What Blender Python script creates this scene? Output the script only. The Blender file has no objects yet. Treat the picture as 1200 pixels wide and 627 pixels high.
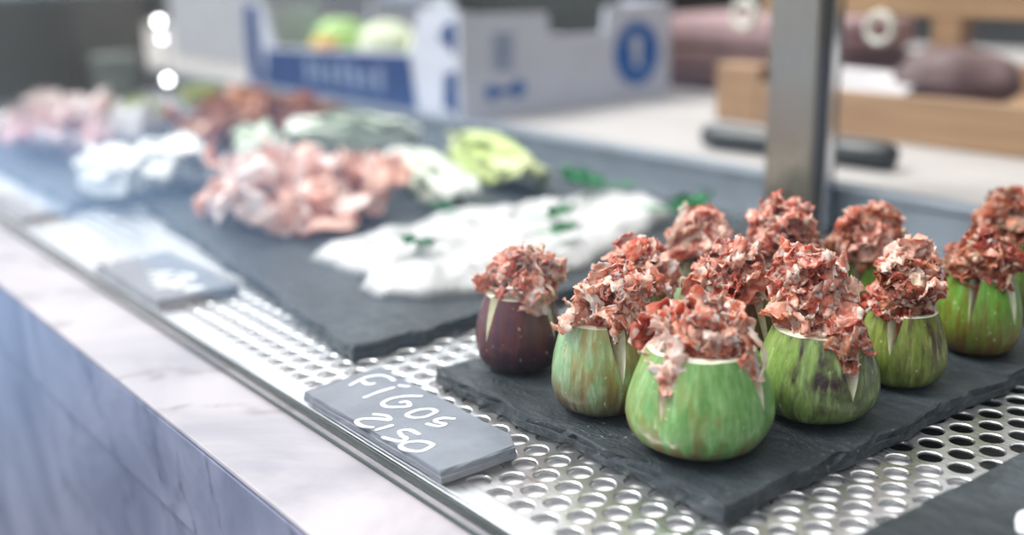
import bpy, bmesh, math, random
from mathutils import Vector, Matrix, noise
import numpy as np

C = bpy.context.scene.collection
SC = bpy.context.scene
PI = math.pi

# ------------------------------------------------------------------ camera
FX = 1281.935
cam_d = bpy.data.cameras.new('camera')
cam_d.sensor_fit = 'HORIZONTAL'
cam_d.sensor_width = 36.0
cam_d.lens = FX / 1200 * 36
cam_d.clip_start = 0.01
cam_d.clip_end = 100
cam_d.dof.use_dof = True
cam_d.dof.focus_distance = 0.408
cam_d.dof.aperture_fstop = 3.6
cam = bpy.data.objects.new('camera', cam_d)
C.objects.link(cam)
fw = Vector((-0.759873, 0.591266, -0.270180))
rt = Vector((0.618213, 0.785779, -0.019095))
up = Vector((-0.201012, 0.181539, 0.962620))
cam.matrix_world = Matrix(((rt.x, up.x, -fw.x, 0), (rt.y, up.y, -fw.y, 0), (rt.z, up.z, -fw.z, 0.174288), (0, 0, 0, 1)))
SC.camera = cam

# ------------------------------------------------------------------ light and exposure
SC.view_settings.view_transform = 'Standard'
SC.view_settings.look = 'None'
SC.view_settings.gamma = 1
SC.view_settings.use_curve_mapping = False
SC.view_settings.exposure = 0.74

w = bpy.data.worlds.new('overcast_sky')
SC.world = w
w.use_nodes = True
nt = w.node_tree
nt.nodes.clear()
tc = nt.nodes.new('ShaderNodeTexCoord')
sep = nt.nodes.new('ShaderNodeSeparateXYZ')
nt.links.new(tc.outputs['Generated'], sep.inputs[0])
ramp = nt.nodes.new('ShaderNodeValToRGB')
ramp.color_ramp.elements[0].position = 0.0
ramp.color_ramp.elements[0].color = (0.62, 0.70, 0.84, 1)
ramp.color_ramp.elements[1].position = 0.75
ramp.color_ramp.elements[1].color = (1.0, 0.99, 0.97, 1)
nt.links.new(sep.outputs['Z'], ramp.inputs[0])
dot = nt.nodes.new('ShaderNodeVectorMath')
dot.operation = 'DOT_PRODUCT'
nt.links.new(tc.outputs['Generated'], dot.inputs[0])
dot.inputs[1].default_value = (-0.85, -0.15, 0.50)
mr = nt.nodes.new('ShaderNodeMapRange')
mr.inputs[1].default_value = -0.6
mr.inputs[2].default_value = 1.0
mr.inputs[3].default_value = 0.12
mr.inputs[4].default_value = 1.55
nt.links.new(dot.outputs['Value'], mr.inputs[0])
bg = nt.nodes.new('ShaderNodeBackground')
nt.links.new(ramp.outputs[0], bg.inputs[0])
nt.links.new(mr.outputs[0], bg.inputs[1])
wo = nt.nodes.new('ShaderNodeOutputWorld')
nt.links.new(bg.outputs[0], wo.inputs[0])

sun_d = bpy.data.lights.new('hazy_sun', 'SUN')
sun_d.energy = 2.6
sun_d.angle = math.radians(28)
sun_d.color = (1.0, 0.97, 0.93)
sun = bpy.data.objects.new('hazy_sun', sun_d)
C.objects.link(sun)
sun.rotation_euler = Vector((0.55, 0.42, -1.0)).to_track_quat('-Z', 'Y').to_euler()


# ------------------------------------------------------------------ material helpers
class NT:
    def __init__(self, name):
        self.m = bpy.data.materials.new(name)
        self.m.use_nodes = True
        self.t = self.m.node_tree
        self.t.nodes.clear()
        self.out = self.n('OutputMaterial')

    def n(self, kind, **kw):
        nd = self.t.nodes.new('ShaderNode' + kind)
        for k, v in kw.items():
            setattr(nd, k, v)
        return nd

    def l(self, a, b):
        self.t.links.new(a, b)

    def coord(self, scale=(1, 1, 1), rot=(0, 0, 0), loc=(0, 0, 0), out='Object'):
        c = self.n('TexCoord')
        mp = self.n('Mapping')
        mp.inputs['Scale'].default_value = scale
        mp.inputs['Rotation'].default_value = rot
        mp.inputs['Location'].default_value = loc
        self.l(c.outputs[out], mp.inputs[0])
        return mp.outputs[0]

    def noise(self, vec, scale, detail=3, rough=0.55, dist=0.0):
        nd = self.n('TexNoise')
        nd.inputs['Scale'].default_value = scale
        nd.inputs['Detail'].default_value = detail
        nd.inputs['Roughness'].default_value = rough
        nd.inputs['Distortion'].default_value = dist
        self.l(vec, nd.inputs['Vector'])
        return nd.outputs['Fac']

    def ramp(self, fac, stops):
        r = self.n('ValToRGB')
        e = r.color_ramp.elements
        e[0].position, e[0].color = stops[0][0], (*stops[0][1], 1)
        e[1].position, e[1].color = stops[-1][0], (*stops[-1][1], 1)
        for p, c in stops[1:-1]:
            x = e.new(p)
            x.color = (*c, 1)
        self.l(fac, r.inputs[0])
        return r.outputs[0]

    def mix(self, fac, a, b, mode='MIX'):
        x = self.n('MixRGB', blend_type=mode)
        for i, v in ((0, fac), (1, a), (2, b)):
            if hasattr(v, 'node'):
                self.l(v, x.inputs[i])
            elif i == 0:
                x.inputs[0].default_value = v
            else:
                x.inputs[i].default_value = (*v, 1)
        return x.outputs[0]

    def bsdf(self, color, rough=0.5, metal=0.0, spec=0.5, bump=None, strength=0.2, dist=0.001, sss=0.0, sssr=(0.004, 0.002, 0.001), coat=0.0):
        b = self.n('BsdfPrincipled')
        if hasattr(color, 'node'):
            self.l(color, b.inputs['Base Color'])
        else:
            b.inputs['Base Color'].default_value = (*color, 1)
        if hasattr(rough, 'node'):
            self.l(rough, b.inputs['Roughness'])
        else:
            b.inputs['Roughness'].default_value = rough
        b.inputs['Metallic'].default_value = metal
        b.inputs['Specular IOR Level'].default_value = spec
        b.inputs['Coat Weight'].default_value = coat
        if sss:
            b.inputs['Subsurface Weight'].default_value = sss
            b.inputs['Subsurface Radius'].default_value = sssr
            b.inputs['Subsurface Scale'].default_value = 1.0
        if bump is not None:
            bp = self.n('Bump')
            bp.inputs['Strength'].default_value = strength
            bp.inputs['Distance'].default_value = dist
            self.l(bump, bp.inputs['Height'])
            self.l(bp.outputs[0], b.inputs['Normal'])
        return b.outputs[0]

    def done(self, sh):
        self.l(sh, self.out.inputs[0])
        return self.m


def plain(name, col, rough=0.5, metal=0.0, spec=0.5, var=0.12, scale=40.0):
    t = NT(name)
    f = t.noise(t.coord(), scale, 3)
    a = tuple(c * (1 - var) for c in col)
    b = tuple(min(1, c * (1 + var)) for c in col)
    return t.done(t.bsdf(t.ramp(f, [(0.3, a), (0.7, b)]), rough, metal, spec))


def m_slate():
    t = NT('slate')
    v = t.coord()
    n1 = t.noise(v, 22, 6, 0.65, 0.4)
    n2 = t.noise(v, 160, 4, 0.6)
    col = t.ramp(n1, [(0.25, (0.010, 0.016, 0.020)), (0.52, (0.026, 0.037, 0.046)), (0.75, (0.070, 0.088, 0.102))])
    sp = t.ramp(t.noise(v, 420, 2, 0.5), [(0.66, (0, 0, 0)), (0.73, (1, 1, 1))])
    sp2 = t.ramp(t.noise(v, 30, 2, 0.5), [(0.5, (0, 0, 0)), (0.62, (0.55, 0.55, 0.55))])
    fac = t.mix(1.0, sp, sp2, 'MULTIPLY')
    col = t.mix(fac, col, (0.42, 0.45, 0.48))
    h = t.mix(0.35, t.noise(t.coord(scale=(1, 2.2, 1)), 60, 7, 0.72, 0.8), n2)
    rg = t.ramp(n2, [(0.3, (0.30,) * 3), (0.7, (0.52,) * 3)])
    return t.done(t.bsdf(col, rg, spec=0.5, bump=h, strength=0.8, dist=0.004))


def m_tag():
    t = NT('tag_slate')
    v = t.coord()
    n1 = t.noise(v, 60, 5, 0.6)
    col = t.ramp(n1, [(0.3, (0.14, 0.16, 0.195)), (0.7, (0.20, 0.225, 0.27))])
    return t.done(t.bsdf(col, 0.5, bump=n1, strength=0.25, dist=0.001))


def m_marble(name, base, dark, vein, scale=1.0, rot=0.6):
    t = NT(name)
    v = t.coord(scale=(1, 1, 1), rot=(0.3, 0.2, rot))
    big = t.noise(v, 6 * scale, 5, 0.6, 1.5)
    fine = t.noise(v, 45 * scale, 6, 0.6, 0.6)
    wv = t.n('TexWave', wave_type='BANDS')
    wv.inputs['Scale'].default_value = 3.2 * scale
    wv.inputs['Distortion'].default_value = 14
    wv.inputs['Detail'].default_value = 4
    wv.inputs['Detail Scale'].default_value = 2.2
    t.l(v, wv.inputs[0])
    vm = t.ramp(wv.outputs['Fac'], [(0.0, (1, 1, 1)), (0.05, (0.35,) * 3), (0.16, (0, 0, 0))])
    col = t.ramp(big, [(0.3, dark), (0.6, base)])
    col = t.mix(t.mix(1.0, vm, t.ramp(fine, [(0.4, (0, 0, 0)), (0.7, (0.8,) * 3)]), 'MULTIPLY'), col, vein)
    return t.done(t.bsdf(col, 0.32, spec=0.4))


def m_steel(name, col=(0.62, 0.63, 0.64), rough=0.32, axis='X', streak=0.10):
    t = NT(name)
    sc = {'X': (3, 160, 160), 'Y': (160, 3, 160), 'Z': (160, 160, 3)}[axis]
    f = t.noise(t.coord(scale=sc), 6, 4)
    f2 = t.noise(t.coord(), 26, 3)
    c = t.ramp(f, [(0.3, tuple(x * (1 - streak) for x in col)), (0.7, tuple(min(1, x * (1 + streak)) for x in col))])
    r = t.ramp(t.mix(0.5, f, f2), [(0.3, (rough * 0.7,) * 3), (0.7, (rough * 1.35,) * 3)])
    return t.done(t.bsdf(c, r, metal=1.0))


def m_glass():
    t = NT('clear_glass')
    tr = t.n('BsdfTransparent')
    tr.inputs[0].default_value = (0.985, 0.992, 0.99, 1)
    gl = t.n('BsdfGlossy')
    gl.inputs['Roughness'].default_value = 0.02
    fr = t.n('Fresnel')
    geo = t.n('NewGeometry')
    io = t.n('MapRange')                      # both faces of the pane reflect alike
    io.inputs[3].default_value = 1.21
    io.inputs[4].default_value = 1 / 1.21
    t.l(geo.outputs['Backfacing'], io.inputs[0])
    t.l(io.outputs[0], fr.inputs['IOR'])
    mx = t.n('MixShader')
    t.l(fr.outputs[0], mx.inputs[0])
    t.l(tr.outputs[0], mx.inputs[1])
    t.l(gl.outputs[0], mx.inputs[2])
    return t.done(mx.outputs[0])


def m_skin(name, base, mid, streak, bottom, amount=0.5, blush=0.5, seed=0.0, rough=0.30, side=0.0, bias=0.0, ribs=0.55):
    """fig skin: base green, mid yellow green mottling, lengthwise streaks, ripe colour spreading from the blossom end"""
    t = NT(name)
    tcn = t.n('TexCoord')
    sp = t.n('SeparateXYZ')
    t.l(tcn.outputs['Object'], sp.inputs[0])
    at = t.n('Math', operation='ARCTAN2')
    t.l(sp.outputs['Y'], at.inputs[0])
    t.l(sp.outputs['X'], at.inputs[1])
    # a ring coordinate, so that the streaks have no seam
    cs = t.n('Math', operation='COSINE'); t.l(at.outputs[0], cs.inputs[0])
    sn = t.n('Math', operation='SINE'); t.l(at.outputs[0], sn.inputs[0])
    zs = t.n('Math', operation='MULTIPLY'); t.l(sp.outputs['Z'], zs.inputs[0]); zs.inputs[1].default_value = 14.0
    cb = t.n('CombineXYZ')
    t.l(cs.outputs[0], cb.inputs[0]); t.l(sn.outputs[0], cb.inputs[1]); t.l(zs.outputs[0], cb.inputs[2])
    ad = t.n('VectorMath', operation='ADD')
    t.l(cb.outputs[0], ad.inputs[0])
    ad.inputs[1].default_value = (seed * 3.7, seed * 1.9, seed * 5.3)
    vec = ad.outputs[0]
    rib = t.noise(vec, 5.0, 3, 0.55, 0.25)
    fine = t.noise(vec, 13.0, 3, 0.6)
    blot = t.noise(t.coord(loc=(seed, seed * 2, 0)), 70, 4, 0.65)
    c = t.mix(t.ramp(fine, [(0.38, (0, 0, 0)), (0.68, (1, 1, 1))]), base, mid)
    sd = t.n('VectorMath', operation='DOT_PRODUCT')
    t.l(cb.outputs[0], sd.inputs[0])
    sd.inputs[1].default_value = (math.cos(side) * bias, math.sin(side) * bias, 0)
    sb = t.n('Math', operation='ADD')
    t.l(rib, sb.inputs[0]); t.l(sd.outputs['Value'], sb.inputs[1])
    sfac = t.ramp(sb.outputs[0], [(0.56 - amount * 0.25, (0, 0, 0)), (0.80 - amount * 0.25, (1, 1, 1))])
    sfac = t.mix(1.0, sfac, t.ramp(blot, [(0.30, (0.25,) * 3), (0.62, (1, 1, 1))]), 'MULTIPLY')
    c = t.mix(sfac, c, streak)
    pale = tuple(min(0.9, m * 1.35 + 0.07) for m in mid)
    c = t.mix(t.ramp(t.noise(vec, 8.0, 2, 0.5), [(0.54, (0, 0, 0)), (0.74, (ribs, ribs, ribs))]), c, pale)
    zz = t.n('Math', operation='MULTIPLY_ADD')
    t.l(sp.outputs['Z'], zz.inputs[0]); zz.inputs[1].default_value = 26.0; zz.inputs[2].default_value = 0.0
    zn = t.n('Math', operation='ADD'); t.l(zz.outputs[0], zn.inputs[0])
    rsc = t.n('Math', operation='MULTIPLY_ADD'); t.l(rib, rsc.inputs[0]); rsc.inputs[1].default_value = -0.9; rsc.inputs[2].default_value = 0.45
    t.l(rsc.outputs[0], zn.inputs[1])
    bfac = t.ramp(zn.outputs[0], [(0.0, (1, 1, 1)), (max(0.05, blush), (0, 0, 0))])
    c = t.mix(bfac, c, bottom)
    dots = t.ramp(t.noise(t.coord(), 520, 1, 0.4), [(0.72, (0, 0, 0)), (0.78, (0.55,) * 3)])
    c = t.mix(dots, c, (0.62, 0.62, 0.42))
    return t.done(t.bsdf(c, rough, spec=0.5, bump=fine, strength=0.22, dist=0.0008, coat=0.15))


def m_flesh():
    t = NT('fig_flesh')
    tcn = t.n('TexCoord')
    sp = t.n('SeparateXYZ'); t.l(tcn.outputs['Object'], sp.inputs[0])
    n1 = t.noise(tcn.outputs['Object'], 260, 4, 0.6)
    c = t.ramp(n1, [(0.3, (0.80, 0.78, 0.55)), (0.65, (0.93, 0.92, 0.80))])
    return t.done(t.bsdf(c, 0.42, spec=0.5, sss=0.25, sssr=(0.003, 0.002, 0.001)))


def m_pulp():
    t = NT('fig_pulp')
    n1 = t.noise(t.coord(), 320, 4, 0.6)
    c = t.ramp(n1, [(0.3, (0.35, 0.05, 0.04)), (0.6, (0.60, 0.17, 0.10)), (0.8, (0.85, 0.60, 0.40))])
    return t.done(t.bsdf(c, 0.3, bump=n1, strength=0.5, dist=0.001))


def m_ham(name, dark, mid, pale, fat, scale=140.0, trans=0.45):
    t = NT(name)
    oi = t.n('ObjectInfo')
    tcn = t.n('TexCoord')
    mu = t.n('VectorMath', operation='ADD')
    cb = t.n('CombineXYZ')
    for i in range(3):
        t.l(oi.outputs['Random'], cb.inputs[i])
    t.l(tcn.outputs['Object'], mu.inputs[0]); t.l(cb.outputs[0], mu.inputs[1])
    v = mu.outputs[0]
    n1 = t.noise(v, scale, 4, 0.62, 1.0)
    n2 = t.noise(v, scale * 0.45, 2, 0.5, 2.0)
    sh = t.n('Math', operation='MULTIPLY_ADD'); t.l(oi.outputs['Random'], sh.inputs[0]); sh.inputs[1].default_value = 0.30; sh.inputs[2].default_value = -0.15
    ad = t.n('Math', operation='ADD'); t.l(n1, ad.inputs[0]); t.l(sh.outputs[0], ad.inputs[1])
    c = t.ramp(ad.outputs[0], [(0.27, dark), (0.43, mid), (0.60, pale)])
    ff = t.ramp(n2, [(0.54, (0, 0, 0)), (0.62, (1, 1, 1))])
    c = t.mix(ff, c, fat)
    b = t.bsdf(c, 0.26, spec=0.6, bump=n1, strength=0.4, dist=0.0012)
    tl = t.n('BsdfTranslucent'); t.l(c, tl.inputs[0])
    mx = t.n('MixShader'); mx.inputs[0].default_value = trans
    t.l(b, mx.inputs[1]); t.l(tl.outputs[0], mx.inputs[2])
    return t.done(mx.outputs[0])


def m_leaf(name, rib, mid, edge, halfw, trans=0.15):
    """leaf with a pale midrib along X that turns to the edge colour sideways"""
    t = NT(name)
    tcn = t.n('TexCoord')
    sp = t.n('SeparateXYZ'); t.l(tcn.outputs['Object'], sp.inputs[0])
    ab = t.n('Math', operation='ABSOLUTE'); t.l(sp.outputs['Y'], ab.inputs[0])
    dv = t.n('Math', operation='DIVIDE'); t.l(ab.outputs[0], dv.inputs[0]); dv.inputs[1].default_value = halfw
    n1 = t.noise(tcn.outputs['Object'], 90, 4, 0.6)
    ma = t.n('Math', operation='MULTIPLY_ADD'); t.l(n1, ma.inputs[0]); ma.inputs[1].default_value = 0.6; ma.inputs[2].default_value = -0.3
    ad = t.n('Math', operation='ADD'); t.l(dv.outputs[0], ad.inputs[0]); t.l(ma.outputs[0], ad.inputs[1])
    c = t.ramp(ad.outputs[0], [(0.15, rib), (0.55, mid), (0.95, edge)])
    b = t.bsdf(c, 0.38, bump=n1, strength=0.3, dist=0.002)
    tl = t.n('BsdfTranslucent'); t.l(c, tl.inputs[0])
    mx = t.n('MixShader'); mx.inputs[0].default_value = trans
    t.l(b, mx.inputs[1]); t.l(tl.outputs[0], mx.inputs[2])
    return t.done(mx.outputs[0])


def m_wood(name, a, b, axis='X', scale=1.0):
    t = NT(name)
    sc = {'X': (2.2, 34, 34), 'Y': (34, 2.2, 34), 'Z': (34, 34, 2.2)}[axis]
    f = t.noise(t.coord(scale=sc), 3.0 * scale, 5, 0.6, 0.6)
    return t.done(t.bsdf(t.ramp(f, [(0.3, a), (0.7, b)]), 0.6, bump=f, strength=0.15))


def m_floor():
    """unseen floor, dark, with a pale bluish band added to reflect in the glass"""
    t = NT('glass_veil_floor')
    tcn = t.n('TexCoord')
    sp = t.n('SeparateXYZ'); t.l(tcn.outputs['Object'], sp.inputs[0])
    n1 = t.noise(tcn.outputs['Object'], 0.9, 4)
    ma = t.n('Math', operation='MULTIPLY_ADD'); t.l(n1, ma.inputs[0]); ma.inputs[1].default_value = 1.2; t.l(sp.outputs['X'], ma.inputs[2])
    mp = t.n('MapRange'); t.l(ma.outputs[0], mp.inputs[0])
    mp.inputs[1].default_value = -12.0; mp.inputs[2].default_value = 0.0
    c = t.ramp(mp.outputs[0], [(0.0, (0.03, 0.035, 0.04)), (0.22, (0.05, 0.065, 0.085)), (0.38, (0.22, 0.36, 0.62)), (0.60, (0.32, 0.52, 0.84)), (0.74, (0.22, 0.36, 0.58)), (0.86, (0.05, 0.06, 0.07))])  # pale band made for the bluish veil it reflects into the pane
    return t.done(t.bsdf(c, 0.9))


def m_emit(name, col, s):
    t = NT(name)
    e = t.n('Emission')
    e.inputs[0].default_value = (*col, 1)
    e.inputs[1].default_value = s
    return t.done(e.outputs[0])


M = {}
M['slate'] = m_slate()
M['tag'] = m_tag()
M['chalk'] = plain('white_chalk_ink', (0.74, 0.75, 0.80), 0.7, var=0.06, scale=400)
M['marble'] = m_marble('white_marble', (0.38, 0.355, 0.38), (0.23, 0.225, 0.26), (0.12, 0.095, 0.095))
M['marble_shade'] = m_marble('shaded_front_marble', (0.23, 0.245, 0.34), (0.11, 0.125, 0.20), (0.05, 0.06, 0.10), 1.3, 0.2)  # streaky front marble, with the shade of the front in its blue grey
M['steel'] = m_steel('brushed_steel')
M['tray'] = m_steel('perforated_steel', (0.70, 0.71, 0.72), 0.30)
M['pan'] = plain('dark_pan', (0.03, 0.035, 0.032), 0.5)
M['liner'] = plain('white_liner', (0.88, 0.87, 0.90), 0.5, var=0.03)
M['hole_shade'] = m_steel('hole_wall_shade', (0.30, 0.30, 0.31), 0.5)  # rougher hole walls, darkened to hold the shade inside the holes
M['post'] = m_steel('post_steel', (0.31, 0.265, 0.21), 0.30, 'Z')
M['post_dark'] = plain('dark_gasket', (0.06, 0.06, 0.06), 0.4)
M['rail'] = plain('grey_painted_rail', (0.17, 0.20, 0.235), 0.38)
M['glass'] = m_glass()
M['seal'] = plain('glass_edge_green', (0.045, 0.065, 0.06), 0.25)
M['flesh'] = m_flesh()
M['pulp'] = m_pulp()
M['ham_pink'] = m_ham('ham_pink', (0.76, 0.16, 0.08), (0.94, 0.45, 0.30), (0.98, 0.73, 0.62), (0.97, 0.90, 0.86), 190)
M['ham_red'] = m_ham('ham_red', (0.50, 0.05, 0.04), (0.78, 0.24, 0.15), (0.93, 0.56, 0.44), (0.96, 0.84, 0.76), 190)
M['ham_brown'] = m_ham('ham_brown', (0.20, 0.022, 0.012), (0.44, 0.10, 0.045), (0.70, 0.29, 0.16), (0.86, 0.66, 0.50), 190)
M['ham_fat'] = m_ham('ham_fat', (0.75, 0.38, 0.26), (0.88, 0.66, 0.52), (0.93, 0.80, 0.70), (0.96, 0.90, 0.84))
M['slice'] = m_ham('ham_slice_rose', (0.82, 0.38, 0.25), (0.92, 0.60, 0.48), (0.96, 0.78, 0.72), (0.96, 0.88, 0.86), 38.0, 0.3)
M['slice_far'] = m_ham('ham_slice_cool', (0.72, 0.30, 0.28), (0.88, 0.58, 0.58), (0.95, 0.82, 0.82), (0.95, 0.86, 0.86), 30.0, 0.25)
M['cured'] = m_ham('cured_meat', (0.20, 0.025, 0.012), (0.34, 0.07, 0.02), (0.50, 0.17, 0.045), (0.55, 0.26, 0.10), 40.0, 0.2)
M['white_food'] = None
M['leaf_white'] = m_leaf('pale_lettuce', (0.97, 0.97, 0.95), (0.96, 0.97, 0.93), (0.86, 0.92, 0.78), 0.045)
M['leaf_green'] = m_leaf('lettuce_edge', (0.72, 0.74, 0.68), (0.60, 0.68, 0.50), (0.28, 0.45, 0.17), 0.036)
M['leaf_pale'] = m_leaf('blue_green_lettuce', (0.88, 0.93, 0.86), (0.80, 0.88, 0.77), (0.58, 0.70, 0.52), 0.030)
M['leaf_yellow'] = m_leaf('yellow_lettuce', (0.72, 0.78, 0.42), (0.55, 0.66, 0.22), (0.36, 0.50, 0.12), 0.030)
M['parsley'] = plain('parsley_green', (0.06, 0.36, 0.13), 0.45, var=0.35, scale=120)
M['card'] = plain('white_cardboard', (0.55, 0.58, 0.67), 0.8, var=0.04)
M['blue'] = plain('blue_print', (0.008, 0.045, 0.17), 0.6, var=0.15)
M['logo'] = plain('logo_blue', (0.010, 0.11, 0.38), 0.6, var=0.1)
M['pale_blue'] = plain('pale_blue_print', (0.20, 0.27, 0.42), 0.7)
M['card_dark'] = plain('brown_inner_card', (0.13, 0.11, 0.09), 0.9)
M['counter'] = m_wood('washed_counter', (0.30, 0.285, 0.28), (0.44, 0.42, 0.41), 'X')
M['crate'] = m_wood('crate_pine', (0.22, 0.125, 0.06), (0.36, 0.22, 0.115), 'X')
M['wall'] = plain('stall_dark_wall', (0.045, 0.043, 0.042), 0.9, var=0.3, scale=2)
M['wall_side'] = plain('stall_grey_wall', (0.10, 0.10, 0.095), 0.9, var=0.25, scale=2)
M['floor'] = m_floor()
M['shutter'] = plain('green_shutter', (0.045, 0.062, 0.058), 0.45)
M['black'] = plain('black_plastic', (0.018, 0.022, 0.022), 0.35)
M['chrome'] = m_steel('chrome', (0.72, 0.73, 0.76), 0.12)


def m_white_food():
    t = NT('white_shreds')
    n1 = t.noise(t.coord(scale=(1, 2.2, 1), rot=(0, 0, 0.5)), 60, 6, 0.65, 0.8)
    c = t.ramp(n1, [(0.3, (0.48, 0.475, 0.475)), (0.6, (0.58, 0.575, 0.58))])
    return t.done(t.bsdf(c, 0.38, spec=0.5, bump=n1, strength=0.5, dist=0.004, sss=0.2, sssr=(0.004, 0.004, 0.004)))


M['white_food'] = m_white_food()


# ------------------------------------------------------------------ object helpers
def obj(name, me, mat, parent=None, loc=(0, 0, 0), rot=(0, 0, 0), smooth=False):
    if isinstance(me, bmesh.types.BMesh):
        b = me
        me = bpy.data.meshes.new(name)
        b.normal_update()
        b.to_mesh(me)
        b.free()
    mats = mat if isinstance(mat, (list, tuple)) else [mat]
    if len(me.materials) == 0:
        for m in mats:
            me.materials.append(M[m] if isinstance(m, str) else m)
    if smooth:
        for p in me.polygons:
            p.use_smooth = True
    o = bpy.data.objects.new(name, me)
    C.objects.link(o)
    o.location = loc
    o.rotation_euler = rot
    if parent is not None:
        o.parent = parent
    return o


def tag(o, label=None, cat=None, group=None, kind=None):
    if label: o['label'] = label
    if cat: o['category'] = cat
    if group: o['group'] = group
    if kind: o['kind'] = kind
    return o


def thing(name, label, cat, loc=(0, 0, 0), rz=0.0, group=None):
    o = bpy.data.objects.new(name, None)
    C.objects.link(o)
    o.empty_display_size = 0.02
    o.location = loc
    o.rotation_euler = (0, 0, rz)
    return tag(o, label, cat, group)


def add_box(bm, lo, hi, bev=0.0, seg=2):
    r = bmesh.ops.create_cube(bm, size=1.0)
    vs = r['verts']
    for v in vs:
        v.co = Vector([lo[i] + (v.co[i] + 0.5) * (hi[i] - lo[i]) for i in range(3)])
    if bev > 0:
        es = list({e for v in vs for e in v.link_edges})
        bmesh.ops.bevel(bm, geom=es, offset=bev, segments=seg, affect='EDGES', profile=0.5)
    return bm


def box(lo, hi, bev=0.0, seg=2):
    return add_box(bmesh.new(), lo, hi, bev, seg)


def add_lathe(bm, prof, n=24, axis='Z', center=(0, 0, 0)):
    rings = []
    for z, r in prof:
        ring = []
        for i in range(n):
            a = 2 * PI * i / n
            p = (r * math.cos(a), r * math.sin(a), z)
            if axis == 'X': p = (p[2], p[0], p[1])
            if axis == 'Y': p = (p[1], p[2], p[0])
            ring.append(bm.verts.new(Vector(p) + Vector(center)))
        rings.append(ring)
    for a, b in zip(rings, rings[1:]):
        for i in range(n):
            j = (i + 1) % n
            bm.faces.new((a[i], a[j], b[j], b[i]))
    bm.faces.new(list(reversed(rings[0])))
    bm.faces.new(rings[-1])
    return bm


def lathe(prof, n=24, axis='Z', center=(0, 0, 0)):
    return add_lathe(bmesh.new(), prof, n, axis, center)


def prism(pts, d0, d1, plane='XY', bev=0.0):
    """extruded polygon; plane XY (extruded in z), XZ (in y) or YZ (in x)"""
    bm = bmesh.new()
    def at(p, d):
        return {'XY': (p[0], p[1], d), 'XZ': (p[0], d, p[1]), 'YZ': (d, p[0], p[1])}[plane]
    a = [bm.verts.new(at(p, d0)) for p in pts]
    b = [bm.verts.new(at(p, d1)) for p in pts]
    n = len(pts)
    bm.faces.new(a)
    bm.faces.new(list(reversed(b)))
    for i in range(n):
        j = (i + 1) % n
        bm.faces.new((a[i], b[i], b[j], a[j]))
    bmesh.ops.recalc_face_normals(bm, faces=bm.faces)
    if bev:
        bmesh.ops.bevel(bm, geom=list(bm.edges), offset=bev, segments=1, affect='EDGES')
    return bm


def add_stroke(bm, pts, wdt, z0, z1):
    """a flat chalk stroke: a rounded ribbon with thickness along a polyline in the XY plane"""
    P = [Vector((p[0], p[1], 0)) for p in pts]
    Q = []
    for i in range(len(P) - 1):                    # catmull rom smoothing
        p0 = P[max(0, i - 1)]; p1 = P[i]; p2 = P[i + 1]; p3 = P[min(len(P) - 1, i + 2)]
        for k in range(5):
            s = k / 5
            Q.append(0.5 * ((2 * p1) + (p2 - p0) * s + (2 * p0 - 5 * p1 + 4 * p2 - p3) * s * s + (3 * p1 - p0 - 3 * p2 + p3) * s ** 3))
    Q.append(P[-1])
    L, R = [], []
    for i, q in enumerate(Q):
        d = (Q[min(i + 1, len(Q) - 1)] - Q[max(i - 1, 0)])
        d = d.normalized() if d.length > 1e-9 else Vector((1, 0, 0))
        nrm = Vector((-d.y, d.x, 0))
        ww = wdt * 0.5 * (0.9 + 0.25 * noise.noise(q * 180))
        L.append(q + nrm * ww)
        R.append(q - nrm * ww)
    d0 = (Q[1] - Q[0]).normalized(); d1 = (Q[-1] - Q[-2]).normalized()
    def cap(c, d, s):
        nrm = Vector((-d.y, d.x, 0))
        return [c + (nrm * math.cos(a) + d * math.sin(a)) * wdt * 0.45 for a in s]
    start = [Q[0] + (Vector((-d0.y, d0.x, 0)) * math.cos(a) - d0 * math.sin(a)) * wdt * 0.47 for a in [k * PI / 6 for k in range(1, 6)]]
    end = [Q[-1] + (Vector((-d1.y, d1.x, 0)) * math.cos(a) + d1 * math.sin(a)) * wdt * 0.47 for a in [k * PI / 6 for k in range(1, 6)]]
    def quadstrip(z):
        return [bm.verts.new((p.x, p.y, z)) for p in L], [bm.verts.new((p.x, p.y, z)) for p in R], [bm.verts.new((p.x, p.y, z)) for p in start], [bm.verts.new((p.x, p.y, z)) for p in end]
    l1, r1, s1, e1 = quadstrip(z1)
    l0, r0, s0, e0 = quadstrip(z0)
    for i in range(len(Q) - 1):
        bm.faces.new((l1[i], r1[i], r1[i + 1], l1[i + 1]))
        bm.faces.new((l1[i], l1[i + 1], l0[i + 1], l0[i]))
        bm.faces.new((r1[i + 1], r1[i], r0[i], r0[i + 1]))
    bm.faces.new([l1[0]] + s1 + [r1[0]])
    bm.faces.new([l1[-1]] + e1 + [r1[-1]])


# ------------------------------------------------------------------ the setting
def struct(name, bm, mat):
    return tag(obj(name, bm, mat), kind='structure')


struct('floor', box((-60, -40, -1.0), (20, 20, -0.95)), 'floor')
struct('wall_back', box((-3.3, 2.2, -0.95), (3.2, 2.3, 1.0)), 'wall')
struct('wall_left', box((-3.4, 0.35, -0.95), (-3.3, 2.3, 0.55)), 'wall_side')

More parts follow.
